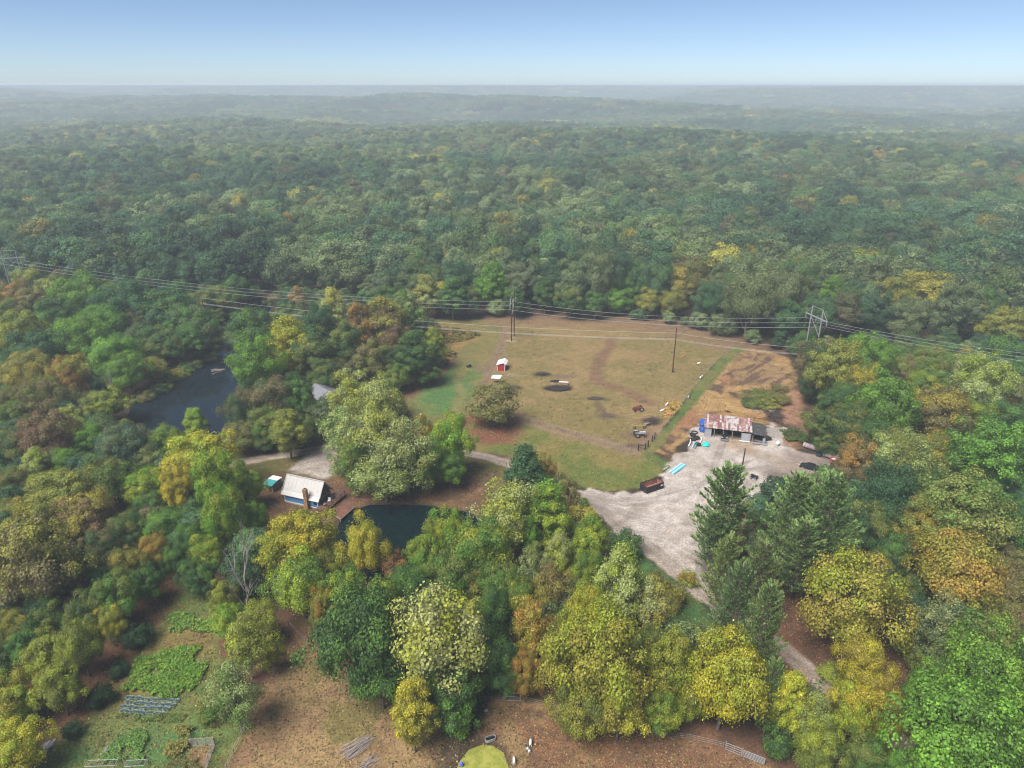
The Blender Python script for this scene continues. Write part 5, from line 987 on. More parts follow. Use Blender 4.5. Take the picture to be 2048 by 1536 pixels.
def tractor(loc, rz, label, hoodm, bodym, s=1.0):
    e = empty('farm_tractor', (*loc, 0), rz, label, 'tractor', 'old tractors in the pasture'); e.scale = (s, s, s)
    part(e, 'hood', hoodm, lambda m: (m.box((.75, 0, 1.0), (1.5, .6, .5)), m.box((1.45, 0, .85), (.16, .56, .75)))); part(e, 'chassis', bodym, lambda m: (m.box((.4, 0, .62), (2.0, .36, .34)), m.box((-.5, 0, .7), (.8, .55, .5)), m.box((1.3, 0, .42), (.2, 1.2, .14))))
    for y in (-.72, .72): part(e, 'fender', hoodm, lambda m: m.box((-.62, y * .9, 1.28), (.9, .34, .08), ry=.15)); wheel(e, -.65, y, .64, .34, alloy, 'rear_wheel'); wheel(e, 1.3, y * .9, .34, .2, bodym, 'front_wheel')
    part(e, 'seat', black, lambda m: (m.box((-.6, 0, 1.1), (.4, .45, .1)), m.box((-.8, 0, 1.3), (.08, .45, .4)))); part(e, 'steering_wheel', black, lambda m: (m.tube([(0, 0, 1.1), (-.2, 0, 1.45)], .03, 5), m.tube([(-.18, 0, 1.45), (-.21, 0, 1.48)], .2, 10))); part(e, 'exhaust', black, lambda m: m.tube([(.8, .15, 1.2), (.8, .15, 1.85)], .045, 6))
tred = mat('tractor_red', (.24, .06, .04), .6, var=.25); tgrey = mat('tractor_grey', (.42, .43, .44), .5, var=.2)
tractor(P(1277, 821), R(188), 'faded red tractor standing in the middle of the lower pasture', tred, tred, 1.05); tractor(P(1278, 873), R(10), 'grey and rust tractor at the near right corner of the pasture', tgrey, rust, 1.15)
yel = mat('faded_yellow', (.42, .3, .1), .7, var=.25)
e = empty('hay_rake', (*P(1281, 857), 0), R(12), 'yellow-framed hay rake behind the grey tractor', 'rake'); part(e, 'frame', yel, lambda m: m.tube([(-1.8, 0, .7), (-1.7, .3, .85), (0, .35, .85), (1.2, .2, .75), (2.2, -.2, .5)], .07, 6))
for x, y in ((1.0, -.3), (1.6, .3), (-1.7, .2)): wheel(e, x, y, .42, .12, steel)
for k in range(6): part(e, 'tine', steel, lambda m: m.tube([(-1.4 + k * .45, .3, .8), (-1.4 + k * .45, .7, .1)], .03, 4))
e = empty('hay_cart', (*P(1294, 851), 0), R(35), 'small pale wooden cart beside the dark brush pile', 'cart'); part(e, 'bed', palewood, lambda m: m.box((0, 0, .6), (1.8, 1.0, .1))); part(e, 'side_board', palewood, lambda m: (m.box((0, .5, .8), (1.8, .05, .3)), m.box((0, -.5, .8), (1.8, .05, .3)))); [wheel(e, 0, y, .34, .14, steel) for y in (-.6, .6)]; part(e, 'tongue', steel, lambda m: m.tube([(.9, 0, .55), (2, 0, .3)], .05, 5))
# dark flatbed tractor unit in the barn bay
tk = empty('old_truck', (*P(1448, 877), 0), R(-105), 'old dark truck nosing out of the pole barn bay', 'truck')
part(tk, 'hood', black, lambda m: m.box((.7, 0, .95), (1.5, 1.3, .55), taper=.92)); part(tk, 'cab', black, lambda m: m.box((-.7, 0, 1.2), (1.3, 1.6, 1.1), taper=.86)); part(tk, 'windshield', dark, lambda m: m.box((-.02, 0, 1.45), (.06, 1.3, .45), ry=-.25)); part(tk, 'fender', mat('worn_grey', (.22, .22, .22), .6), lambda m: (m.box((.9, .82, .8), (1.1, .34, .14)), m.box((.9, -.82, .8), (1.1, .34, .14)))); part(tk, 'bumper', MATS['worn_grey'], lambda m: m.box((1.75, 0, .45), (.25, 2.1, .3)))
for x in (.95, -1.6):
    for y in (-.8, .8): wheel(tk, x, y, .4, .25, steel)
for y in (-.45, .45): part(tk, 'headlight', white, lambda m: m.tube([(1.42, y, .98), (1.5, y, .98)], .13, 8))
part(tk, 'bed', brownw, lambda m: m.box((-2.1, 0, .85), (1.6, 1.9, .2)))
# roll-off dumpster
dm = empty('dumpster', (*P(1303, 978), 0), R(30), 'black open-top dumpster with rusty inside at the edge of the gravel', 'dumpster'); DL, DW, DH = 5.2, 2.5, 1.55
rin = mat('rusty_inside', (.26, .11, .075), .85, scale=1.2, var=.25, col2=(.34, .17, .12)); dblk = mat('dumpster_black', (.026, .02, .02), .6, var=.3)
for s in (-1, 1): part(dm, 'side_wall', dblk, lambda m: m.box((0, s * DW / 2, DH / 2 + .2), (DL, .08, DH))); part(dm, 'end_wall', dblk, lambda m: m.box((s * DL / 2, 0, DH / 2 + .2), (.08, DW - .08, DH))); part(dm, 'liner', rin, lambda m: m.box((0, s * (DW / 2 - .07), DH / 2 + .18), (DL - .2, .03, DH - .12))); part(dm, 'liner', rin, lambda m: m.box((s * (DL / 2 - .07), 0, DH / 2 + .18), (.03, DW - .26, DH - .12)))
part(dm, 'floor', rin, lambda m: m.box((0, 0, .28), (DL - .1, DW - .1, .1))); part(dm, 'top_rim', dblk, lambda m: (m.box((0, DW / 2, DH + .22), (DL + .16, .16, .12)), m.box((0, -DW / 2, DH + .22), (DL + .16, .16, .12)), m.box((DL / 2, 0, DH + .22), (.16, DW - .2, .12)), m.box((-DL / 2, 0, DH + .22), (.16, DW - .2, .12))))
for k in range(6): part(dm, 'rib', dblk, lambda m: m.box((-DL / 2 + .5 + k * .84, -DW / 2 - .08, DH / 2 + .2), (.1, .08, DH - .1)))
part(dm, 'sign_plate', white, lambda m: m.box((DL / 2 - .75, -DW / 2 - .14, DH * .78), (.55, .03, .36))); part(dm, 'skid', dblk, lambda m: (m.box((0, .6, .1), (DL + .3, .16, .2)), m.box((0, -.6, .1), (DL + .3, .16, .2))))
# blue panels and a canoe
bp1 = mat('sky_blue_panel', (.12, .42, .58), .5, var=.1); bp2 = mat('pale_blue_panel', (.42, .66, .74), .5, var=.06); a_ = math.atan2(P(1368, 926)[1] - P(1342, 945)[1], P(1368, 926)[0] - P(1342, 945)[0])
pn = empty('panel_stack', (*P(1355, 938), 0), a_, 'stack of light blue ribbed panels lying on the gravel edge', 'panels')
for k in range(4): part(pn, 'panel', (bp1, bp2)[k % 2], lambda m: m.box((rs.uniform(-.1, .1), -.66 + k * .42, .14), (5.9, .38, .22)))
for x in (-2, 2): part(pn, 'bearer', palewood, lambda m: m.box((x, 0, .0), (.12, 1.8, .08)))
cn = empty('canoe', (*P(1331, 938), 0), R(48), 'pale green canoe lying in the grass beside the blue panels', 'canoe'); cnm = mat('pale_green_hull', (.34, .4, .24), .6, var=.12)
def hull_(m, s=1.0, dz=0):
    n = 9; rows = []
    for i in range(n):
        t = -1 + 2 * i / (n - 1); w_ = .42 * (1 - t * t) ** .7 * s + .02; x = t * 1.9 * (s if abs(t) == 1 else 1); z = .35 + .12 * t * t
        rows.append([(x, -w_, z), (x, -w_ * .75, .1 + dz), (x, 0, .03 + dz), (x, w_ * .75, .1 + dz), (x, w_, z)])
    vv = [p for r_ in rows for p in r_]; m._add(vv, [(i * 5 + k, i * 5 + k + 1, (i + 1) * 5 + k + 1, (i + 1) * 5 + k) for i in range(n - 1) for k in range(4)])
part(cn, 'hull', cnm, hull_); part(cn, 'thwart', palewood, lambda m: [m.box((x, 0, .34), (.1, .7, .04)) for x in (-.8, .0, .8)]); part(cn, 'gunwale', cnm, lambda m: [m.tube([(-1.9, 0, .47), (-1, s * .34, .38), (0, s * .44, .35), (1, s * .34, .38), (1.9, 0, .47)], .035, 5) for s in (-1, 1)])
# wrapped round bales
bm_ = [mat('bale_wrap_%d' % k, c_, .5, scale=1.5, var=.2, col2=(.2, .12, .11), thr=(.56, .7)) for k, c_ in enumerate(((.4, .33, .31), (.36, .26, .25), (.44, .38, .36)))]; bale_mesh = []
for k in range(3):
    mb = MB(); mb.tube([(-.62, 0, .72), (-.58, 0, .72), (0, 0, .72), (.58, 0, .72), (.62, 0, .72)], [.6, .7, .73, .7, .6], 16); me_ = mb.mesh('wrap', True); me_.materials.append(bm_[k]); bale_mesh.append(me_)
bd = MB().tube([(-.1, 0, .72), (.1, 0, .72)], .735, 16).mesh('net_band'); bd.materials.append(mat('bale_band', (.25, .19, .18), .7)); ba_ = math.atan2(P(1676, 916)[1] - P(1611, 894)[1], P(1676, 916)[0] - P(1611, 894)[0])
for k, (px, py, lb) in enumerate(((1611, 895, 'round bale at the left end of the back row'), (1619, 897.5, 'second round bale from the left in the back row'), (1627, 900, 'third round bale from the left in the back row'), (1635, 902, 'fourth round bale from the left in the back row'), (1642, 905, 'round bale joining the two rows, at the middle of the line'), (1651, 904.5, 'left round bale of the three behind the front row'), (1659, 907, 'middle round bale of the three behind the front row'), (1668, 909.5, 'right round bale of the three behind the front row'), (1650, 913, 'left round bale of the front row'), (1658, 915.5, 'second round bale of the front row'), (1666, 918, 'third round bale of the front row'), (1675, 920, 'round bale at the right end of the front row, by the red wagon'))):
    e = empty('round_bale', (*P(px, py), 0), ba_ + rs.uniform(-.05, .05), 'pinkish ' + lb, 'hay bale', 'round bales along the yard edge'); link('wrap', bale_mesh[k % 3], e); link('net_band', bd, e)
def crate(px, py, d, colr, label, rz=0, name='crate', cat='crate', slat=True):
    e = empty(name, (*P(px, py), 0), rz, label, cat); m_ = mat(name + str(px), colr, .7, var=.2)
    part(e, 'box', m_, lambda m: m.box((0, 0, d[2] / 2 + .05), d)); part(e, 'lid', m_, lambda m: m.box((0, 0, d[2] + .09), (d[0] * 1.06, d[1] * 1.06, .07)))
    for s in (-1, 1): part(e, 'runner', m_, lambda m: m.box((s * d[0] * .35, 0, .03), (.1, d[1], .06)))
    return e
crate(1637, 912, (1.2, 1.0, .9), (.03, .045, .04), 'dark crate in front of the round bales', R(-40)); crate(1641, 953, (1.9, 1.5, .7), (.55, .3, .1), 'orange-topped box just above the pines', R(-20), 'orange_box', 'box'); crate(1543, 826, (1.6, .9, .8), (.3, .28, .25), 'weathered grey crate on the brush heap behind the barn', R(-10), 'grey_crate')
wg = empty('red_wagon', (*P(1668, 923), 0), R(-25), 'bright red wagon in front of the right end of the bales', 'wagon'); rdm = mat('bright_red', (.55, .06, .035), .5); part(wg, 'bed', rdm, lambda m: m.box((0, 0, .5), (1.9, 1.0, .12))); part(wg, 'side_board', rdm, lambda m: (m.box((0, .5, .68), (1.9, .06, .3)), m.box((0, -.5, .68), (1.9, .06, .3)))); part(wg, 'load', white, lambda m: m.box((-.1, 0, .66), (1.0, .5, .2), .3)); [wheel(wg, x, y, .26, .14, steel) for x in (-.6, .6) for y in (-.5, .5)]
ut = empty('utility_cart', (*P(1668, 942), 0), R(-30), 'black utility cart half hidden under the brown tree right of the sedan', 'cart'); part(ut, 'body', black, lambda m: (m.box((-.5, 0, .75), (1.4, 1.3, .55)), m.box((.8, 0, .7), (.9, 1.2, .45), taper=.85))); part(ut, 'roll_bar', MATS['worn_grey'], lambda m: [m.tube([(.1, s * .6, .7), (-.1, s * .6, 1.7), (-.9, s * .6, 1.7)], .04, 5) for s in (-1, 1)]); part(ut, 'roof', black, lambda m: m.box((-.5, 0, 1.75), (1.2, 1.35, .06))); [wheel(ut, x, y, .33, .25, steel) for x in (-.8, .9) for y in (-.62, .62)]
qd = empty('quad_bike', (*P(1508, 957), 0), R(-40), 'black quad bike parked on the gravel beside the tall pine', 'quad bike'); part(qd, 'body', black, lambda m: (m.box((0, 0, .7), (1.3, .5, .3)), m.box((.5, 0, .85), (.5, .8, .1)), m.box((-.6, 0, .85), (.6, .8, .1)))); part(qd, 'seat', rubber, lambda m: m.box((-.15, 0, .92), (.7, .34, .14))); part(qd, 'handlebar', steel, lambda m: m.tube([(.35, -.42, 1.15), (.45, 0, 1.05), (.35, .42, 1.15)], .03, 5)); [wheel(qd, x, y, .31, .24, steel) for x in (-.6, .6) for y in (-.48, .48)]
def tank(px, py, L_, r_, rz, label, mm_=white):
    e = empty('propane_tank', (*P(px, py), 0), rz, label, 'tank', 'white tanks in the yard'); part(e, 'shell', mm_, lambda m: m.tube([(-L_ / 2, 0, r_ + .25), (-L_ / 2 + .15, 0, r_ + .25), (-L_ / 2 + .4, 0, r_ + .25), (L_ / 2 - .4, 0, r_ + .25), (L_ / 2 - .15, 0, r_ + .25), (L_ / 2, 0, r_ + .25)], [.1, r_ * .75, r_, r_, r_ * .75, .1], 14), True); part(e, 'dome_cap', mm_, lambda m: m.tube([(0, 0, 2 * r_ + .2), (0, 0, 2 * r_ + .42)], .17, 8))
    for x in (-L_ * .3, L_ * .3): part(e, 'foot', conc, lambda m: m.box((x, 0, .15), (.2, r_ * 1.4, .4)))
tank(1452, 938, 2.5, .5, R(75), 'white propane tank standing above the tall left pine'); tank(1555, 891, 1.4, .5, R(40), 'short white tank at the edge of the gravel heap right of the barn')
# clutter beside the barn
def lump(name, px, py, d, colr, label, cat, seed, rz=0, rough=.5, grp=None, z0=0, amp=.22):
    """crumpled heap: a noisy dome"""
    rng = np.random.default_rng(seed); n, k_ = 22, 9; vv = []; ff = []
    for i in range(k_ + 1):
        t = i / k_; rad = math.cos(t * math.pi / 2) ** .7 if i < k_ else 0
        for j in range(n):
            a = 2 * math.pi * j / n; q_ = 1 + amp * (rng.random() - .5) * 2 * (1 if 0 < i < k_ else .6); vv.append((math.cos(a) * rad * d[0] / 2 * q_, math.sin(a) * rad * d[1] / 2 * q_, math.sin(t * math.pi / 2) * d[2] * (1 + amp * (rng.random() - .5)) - (.08 if i == 0 else 0)))
    for i in range(k_): ff += [(i * n + j, i * n + (j + 1) % n, (i + 1) * n + (j + 1) % n, (i + 1) * n + j) for j in range(n)]
    mb = MB(); mb._add(vv, ff); m_ = colr if not isinstance(colr, tuple) else mat(name + '_%d' % seed, colr, rough, scale=2, var=.3, bump=.4)
    o = mb.build(name, m_); o.location = (*P(px, py), z0); o.rotation_euler = (0, 0, rz); return tag(o, label, cat, grp)
lump('blue_tarp', 1406, 848, (1.9, 2.4, 1.5), (.03, .12, .42), 'upper blue tarp bundle at the left end of the barn', 'tarp', 1, .2, grp='blue tarps'); lump('blue_tarp', 1404, 862, (1.6, 2.2, 1.3), (.025, .08, .33), 'lower darker blue tarp bundle at the left end of the barn', 'tarp', 2, .2, grp='blue tarps')
lump('teal_bundle', 1412, 891, (2.0, 2.1, 1.0), (.04, .48, .42), 'bright teal wrapped bundle on the gravel', 'bundle', 3, amp=.16)
for k, (px, py, r_, lb) in enumerate(((1385, 872, .85, 'leftmost'), (1393, 878, .85, 'right-hand'), (1386, 881, .7, 'lowest'), (1396, 891, .75, 'separate lower'))):
    e = empty('rubber_tub', (*P(px, py), 0), k, lb + ' black rubber tub in the clutter left of the teal bundle', 'tub', 'black tubs'); part(e, 'shell', rubber, lambda m: m.tube([(0, 0, 0), (0, 0, .55)], [r_ * .8, r_], 14, False)); part(e, 'base', rubber, lambda m: m.tube([(0, 0, .12), (0, 0, .2)], r_ * .8, 14)); part(e, 'rim', rubber, lambda m: m.tube([(r_ * math.cos(a * .4488), r_ * math.sin(a * .4488), .55) for a in range(15)], .06, 5, False))
e = empty('hose_ring', (*P(1389, 866), 0), 0, 'coiled black hose ring at the top of the clutter', 'hose'); part(e, 'coil', rubber, lambda m: [m.tube([(r_ * math.cos(a * .314), r_ * math.sin(a * .314), .1 + k * .1) for a in range(21)], .08, 5, False) for k, r_ in enumerate((.75, .85, .8))]); part(e, 'coupling', steel, lambda m: m.tube([(.8, 0, .3), (1.0, .2, .3)], .07, 6))
for k, (a, b_, m_, lb) in enumerate((((1377, 893), (1381, 880), white, 'leftmost white curved pipe in the clutter'), ((1384, 896), (1388, 884), bp2, 'pale teal pipe in the middle of the clutter'), ((1400, 886), (1403, 876), white, 'right white pipe beside the teal bundle'), ((1390, 897), (1392, 886), mat('teal_pipe', (.05, .3, .3), .5), 'dark teal pipe at the lower clutter'))):
    A, B_ = Vector((*P(*a), .15)), Vector((*P(*b_), .15)); e = empty('plastic_pipe', (A.x, A.y, 0), 0, lb, 'pipe', 'plastic pipes in the clutter'); md_ = (B_ - A) * .5 + Vector((.25, .1, .35)); part(e, 'pipe', m_, lambda m: m.tube([(0, 0, .15), md_ + Vector((0, 0, .0)), B_ - A + Vector((0, 0, .15))], .16, 8)); part(e, 'flange', m_, lambda m: m.tube([(0, 0, .1), (0, .06, .2)], .22, 8))
mp = empty('metal_beams', (*P(1519, 889), 0), R(-17), 'pair of long silver metal beams in front of the lean-to', 'beams')
for k in range(3): part(mp, 'beam', (steel, steel, black)[k], lambda m: (m.box((0, k * .42, .2), (3.9, .3, .08)), m.box((0, k * .42, .32), (3.9, .06, .2))))
lump('scrap_heap', 1526, 878, (4.2, 2.0, .9), (.03, .028, .028), 'heap of black scrap in front of the lean-to', 'scrap', 4, R(-15), .7, amp=.4)
ld = empty('loader_arm', (*P(1529, 872), 0), R(70), 'yellow loader arm sticking out at the right end of the lean-to', 'machine'); ylw = mat('machine_yellow', (.55, .3, .03), .5, var=.2); part(ld, 'boom', ylw, lambda m: m.tube([(-.8, 0, .3), (-.2, 0, 1.7), (.8, 0, 2.2), (1.5, 0, 1.7)], [.2, .2, .18, .15], 6)); part(ld, 'bucket', ylw, lambda m: m.box((-1.0, 0, .35), (.6, 1.2, .6), ry=.3)); part(ld, 'ram', steel, lambda m: m.tube([(-.3, .2, 1.0), (.8, .2, 1.9)], .06, 6))
lump('gravel_heap', 1552, 866, (8.5, 6.0, .5), (.27, .235, .205), 'grey gravel heap behind the lean-to', 'gravel heap', 5, .3, .95, amp=.12); lump('straw_heap', 1485, 822, (9, 4, .6), (.3, .185, .075), 'long tan heap of wood chips behind the barn', 'heap', 6, R(-18), .95, amp=.25); lump('straw_heap', 1515, 832, (6, 3.5, .6), (.26, .15, .065), 'smaller tan heap of wood chips by the debris', 'heap', 7, R(-20), .95, amp=.25)
# ------------------------------------------------------------------ pasture bits
hay = leafy_patch_late = None
for k, (px, py, d, c_, lb) in enumerate(((1118, 778, (6.2, 3.6, .4), (.026, .02, .018), 'largest black burnt heap in the middle of the pasture'), (1084, 749, (4.2, 2.4, .5), (.04, .028, .023), 'brown-black heap up left of the largest burnt heap'), (1112, 763, (3.4, 1.5, .5), (.03, .022, .02), 'small black heap just behind the white trough'), (1190, 797, (4.4, 2.2, .3), (.06, .04, .033), 'flat brown heap at the top of the rutted track'))): lump('burnt_heap', px, py, d, c_, lb, 'heap', 20 + k, 0, .95, 'dark heaps in the pasture', amp=.35)
tr = empty('feed_trough', (*P(1127, 769), 0), R(-12), 'long trough with white top beside the largest burnt heap', 'trough'); part(tr, 'box', mat('trough_wood', (.3, .17, .1), .8), lambda m: m.box((0, 0, .4), (3.0, 1.0, .7))); part(tr, 'cover', white_t, lambda m: m.box((0, .25, .82), (3.1, .8, .1))); part(tr, 'leg', palewood, lambda m: [m.box((x, 0, .1), (.15, 1.1, .25)) for x in (-1.2, 1.2)])
def sticks(name, px, py, n, L_, spread, label, cat, seed, ang_, m_, h=.6, rr_=(.03, .08), fan=.2):
    rg = random.Random(seed); e = empty(name, (*P(px, py), 0), ang_, label, cat)
    for k in range(n):
        a = rg.gauss(0, fan); l_ = L_ * rg.uniform(.5, 1.0); c_ = Vector((rg.gauss(0, spread * .5), rg.gauss(0, spread), rg.uniform(.05, h))); d_ = Vector((math.cos(a), math.sin(a), rg.uniform(-.06, .06))) * l_ / 2; md_ = c_ + Vector((rg.gauss(0, .12), rg.gauss(0, .12), rg.uniform(0, .15)))
        r0 = rg.uniform(*rr_); part(e, 'branch', m_, lambda m: m.tube([c_ - d_, md_, c_ + d_], [r0, r0 * .8, r0 * .4], 5))
    return e
stick_m = mat('weathered_sticks', (.34, .28, .25), .9, var=.3); brush_m = mat('dark_brush', (.07, .05, .042), .9, var=.3)
sticks('branch_pile', 716, 1497, 46, 5.2, .55, 'long pile of bleached branches in the paddock', 'branch pile', 1, R(42), stick_m, .7, (.025, .06), .14); sticks('branch_pile', 742, 1525, 24, 3.6, .5, 'smaller pile of bleached branches at the lower picture edge', 'branch pile', 2, R(38), stick_m, .4, (.02, .05), .3)
sticks('brush_heap', 1304, 845, 60, 3.2, 1.2, 'dark dead brush heap beside the hay in the pasture', 'brush heap', 3, 0, brush_m, 1.3, (.02, .05), 1.2); sticks('debris_pile', 1548, 836, 60, 5.0, 1.8, 'dark heap of stumps and brush behind the barn', 'debris pile', 4, R(-20), brush_m, 1.5, (.04, .12), .8); sticks('log_pile', 1508, 822, 5, 4.5, .5, 'few pale logs lying left of the debris heap', 'logs', 5, R(-35), stick_m, .4, (.1, .16), .12); sticks('log_pile', 1578, 860, 4, 3.5, .8, 'pale logs lying in the weeds right of the gravel heap', 'logs', 6, R(-50), stick_m, .3, (.09, .15), .2)
sticks('brush_heap', 985, 958, 70, 3.5, 1.8, 'pale brown heap of cut brush above the dark pond', 'brush heap', 7, R(20), mat('brown_brush', (.2, .12, .085), .9, var=.3), .9, (.02, .06), 1.2); sticks('brush_heap', 962, 983, 34, 2.5, 1.0, 'small tan heap of brush at the right pond bank', 'brush heap', 8, R(-20), mat('tan_brush', (.34, .19, .1), .9, var=.3), .5, (.02, .05), .8); sticks('drift_branch', 437, 742, 12, 6.0, .8, 'bleached dead branches fallen into the long pond', 'branches', 9, R(15), stick_m, .6, (.04, .08), .5)
sticks('timber_stack', 955, 812, 5, 4.0, .5, 'few pale timbers lying left of the lone pasture tree', 'timbers', 10, R(5), palewood, .3, (.08, .12), .1)
# ------------------------------------------------------------------ animals
def animal_mesh(name, pose):
    if pose == 'lie':
        J = [(-.42, 0, .24), (-.1, 0, .27), (.25, 0, .28), (.42, 0, .5), (.55, 0, .62), (.72, 0, .56), (-.55, 0, .3), (.25, .14, .1), (.45, .14, .05), (.25, -.14, .1), (.45, -.14, .05), (-.35, .18, .12), (-.12, .22, .05), (-.35, -.18, .12), (-.12, -.22, .05)]
        E = [(0, 1), (1, 2), (2, 3), (3, 4), (4, 5), (0, 6), (2, 7), (7, 8), (2, 9), (9, 10), (0, 11), (11, 12), (0, 13), (13, 14)]; Rr = [.2, .23, .2, .1, .09, .05, .03, .07, .04, .07, .04, .1, .05, .1, .05]
    else:
        hd = [(.5, 0, .55), (.68, 0, .3), (.78, 0, .14)] if pose == 'graze' else [(.46, 0, .86), (.58, 0, 1.0), (.76, 0, .94)]
        J = [(-.38, 0, .64), (0, 0, .62), (.3, 0, .66)] + hd + [(-.52, 0, .72)]
        E = [(0, 1), (1, 2), (2, 3), (3, 4), (4, 5), (0, 6)]; Rr = [.17, .19, .18, .1, .09, .05, .03]
        for s in (-1, 1):
            b0_ = len(J); J += [(.28, s * .11, .46), (.27, s * .12, .26), (.29, s * .12, .02), (-.32, s * .12, .46), (-.42, s * .13, .27), (-.38, s * .13, .02)]; E += [(2, b0_), (b0_, b0_ + 1), (b0_ + 1, b0_ + 2), (0, b0_ + 3), (b0_ + 3, b0_ + 4), (b0_ + 4, b0_ + 5)]; Rr += [.08, .045, .04, .1, .05, .04]
    me_ = bpy.data.meshes.new(name); bm = bmesh.new(); lay_ = bm.verts.layers.skin.verify(); vs_ = [bm.verts.new(p) for p in J]
    for v, r_ in zip(vs_, Rr): v[lay_].radius = (r_, r_)
    vs_[0][lay_].use_root = True
    for a, b_ in E: bm.edges.new((vs_[a], vs_[b_]))
    bm.to_mesh(me_); bm.free()
    o = bpy.data.objects.new(name, me_); COL.objects.link(o); o.modifiers.new('s', 'SKIN'); sb = o.modifiers.new('u', 'SUBSURF'); sb.levels = 1
    dg_ = bpy.context.evaluated_depsgraph_get(); out = bpy.data.meshes.new_from_object(o.evaluated_get(dg_)); out.materials.clear(); bpy.data.objects.remove(o); out.shade_smooth(); return out
for o in list(bpy.data.objects):
    if o.name in ('forest', 'undergrowth'): o.hide_viewport = True
AM = {p: animal_mesh('body_' + p, p) for p in ('stand', 'graze', 'lie')}
for o in list(bpy.data.objects):
    if o.name in ('forest', 'undergrowth'): o.hide_viewport = False
furs = {'white': mat('white_fur', (.7, .67, .62), .9, var=.12), 'black': mat('black_fur', (.02, .018, .018), .8), 'tan': mat('tan_hide', (.45, .2, .09), .8), 'brown': mat('brown_hide', (.12, .05, .03), .8), 'pied': mat('pied_fur', (.68, .65, .62), .9, scale=1.6, col2=(.02, .018, .018), thr=(.48, .54))}
ear_mesh = MB().box((.54, .12, 1.02), (.05, .14, .05)).box((.54, -.12, 1.02), (.05, .14, .05)).mesh('ears'); horn = mat('horn', (.2, .16, .12), .6)
for px, py, pose, f, s, rz, lb in ((556, 1303, 'stand', 'white', 1.15, 1.2, 'white goat at the left paddock fence'), (562, 1310, 'graze', 'black', 1.1, .4, 'black goat beside the white goat at the left paddock fence'), (1061, 1490, 'graze', 'white', 1.1, 1.5, 'white goat grazing right of the algae pond, farthest of three'), (1056, 1504, 'stand', 'pied', 1.05, 2.2, 'black and white goat in the middle of the three by the algae pond'), (1028, 1526, 'graze', 'white', 1.1, 1.6, 'white goat nearest the algae pond'), (1333, 813, 'stand', 'white', 1.3, .8, 'white goat standing on the yellow hay'), (1324, 823, 'lie', 'pied', 1.4, .3, 'dark and white goat lying at the left edge of the hay'), (1337, 830, 'lie', 'tan', 1.9, 2.9, 'orange-tan calf lying at the near edge of the hay'), (1344, 822, 'stand', 'brown', 1.3, 2.4, 'dark brown goat on the hay near the fence'), (1397, 728, 'lie', 'white', 1.2, 0, 'white goat lying in the upper right pasture'), (1402, 756, 'lie', 'white', 1.3, .6, 'white goat lying by the right pasture fence'), (1366, 714, 'lie', 'tan', 1.3, .3, 'tan goat lying right of the single utility pole'), (1377, 796, 'stand', 'pied', 1.0, 1, 'small pied goat by the right fence above the hay'), (842, 834, 'stand', 'pied', 1.35, 2, 'black and white goat at the lower edge of the mown lawn')):
    e = empty('calf' if 'calf' in lb else 'goat', (*P(px, py), 0), rz, lb, 'calf' if 'calf' in lb else 'goat', None if 'calf' in lb else 'goats'); e.scale = (s, s, s)
    bme = AM[pose].copy(); bme.materials.append(furs[f]); link('body', bme, e)
    if pose == 'stand': link('ears', ear_mesh, e, horn)
# ------------------------------------------------------------------ lawn things
mw = empty('riding_mower', (*P(938, 734), 0), R(30), 'small black riding mower on the bright green lawn', 'mower'); part(mw, 'body', black, lambda m: (m.box((.45, 0, .55), (.9, .6, .4), taper=.85), m.box((-.4, 0, .5), (.8, .8, .25)))); part(mw, 'seat', MATS['worn_grey'], lambda m: (m.box((-.45, 0, .75), (.4, .45, .12)), m.box((-.65, 0, .95), (.1, .45, .4)))); part(mw, 'deck', black, lambda m: m.box((0, 0, .22), (.9, 1.2, .14))); part(mw, 'steering_wheel', rubber, lambda m: (m.tube([(.1, 0, .7), (-.05, 0, .98)], .025, 5), m.tube([(-.04, 0, .98), (-.06, 0, 1.0)], .17, 10))); [wheel(mw, x, y, r_, .2, steel) for x, r_ in ((-.5, .28), (.7, .19)) for y in (-.42, .42)]
for px, py, h, lb in ((610, 881, 1.2, 'taller white lawn statue at the trees above the drive'), (613, 882, .8, 'shorter white lawn statue at the trees above the drive')):
    e = empty('lawn_statue', (*P(px, py), 0), 0, lb, 'statue', 'white lawn statues'); part(e, 'figure', white, lambda m: m.tube([(0, 0, .1), (0, 0, h * .45), (0, 0, h * .7), (0, 0, h * .78), (0, 0, h * .9), (0, 0, h)], [.22, .2, .17, .08, .12, .04], 10)); part(e, 'plinth', conc, lambda m: m.box((0, 0, .05), (.5, .5, .14)))
bt = empty('upturned_dinghy', (*P(606, 895), 0), R(-35), 'small dark upturned dinghy with white keel beside the drive', 'dinghy'); part(bt, 'hull', black, lambda m: m.prism([(-.6, .02), (.6, .02), (.35, .4), (0, .55), (-.35, .4)], -1.0, 1.0)); part(bt, 'keel', white, lambda m: m.box((0, 0, .58), (.1, 2.1, .08)))
for px, py, w_, lb in ((648, 879, 1.9, 'dark rounded boulder at the drive under the thin trees'), (639, 876, .8, 'small dark boulder left of the larger one')): lump('boulder', px, py, (w_ * 1.5, w_, w_ * .5), (.04, .035, .035), lb, 'boulder', int(px), .3, .9, 'boulders by the drive', amp=.15)
wm = empty('garden_windmill', (*P(1843, 1238), 0), R(20), 'small white ornamental windmill in the shade of the right wood', 'windmill'); part(wm, 'tower', white, lambda m: [m.tube([(sx * .45, sy * .45, 0), (sx * .08, sy * .08, 2.2)], .04, 4) for sx in (-1, 1) for sy in (-1, 1)])
hb = part(wm, 'hub', white, lambda m: m.tube([(0, -.1, 2.3), (0, -.35, 2.3)], .12, 8))
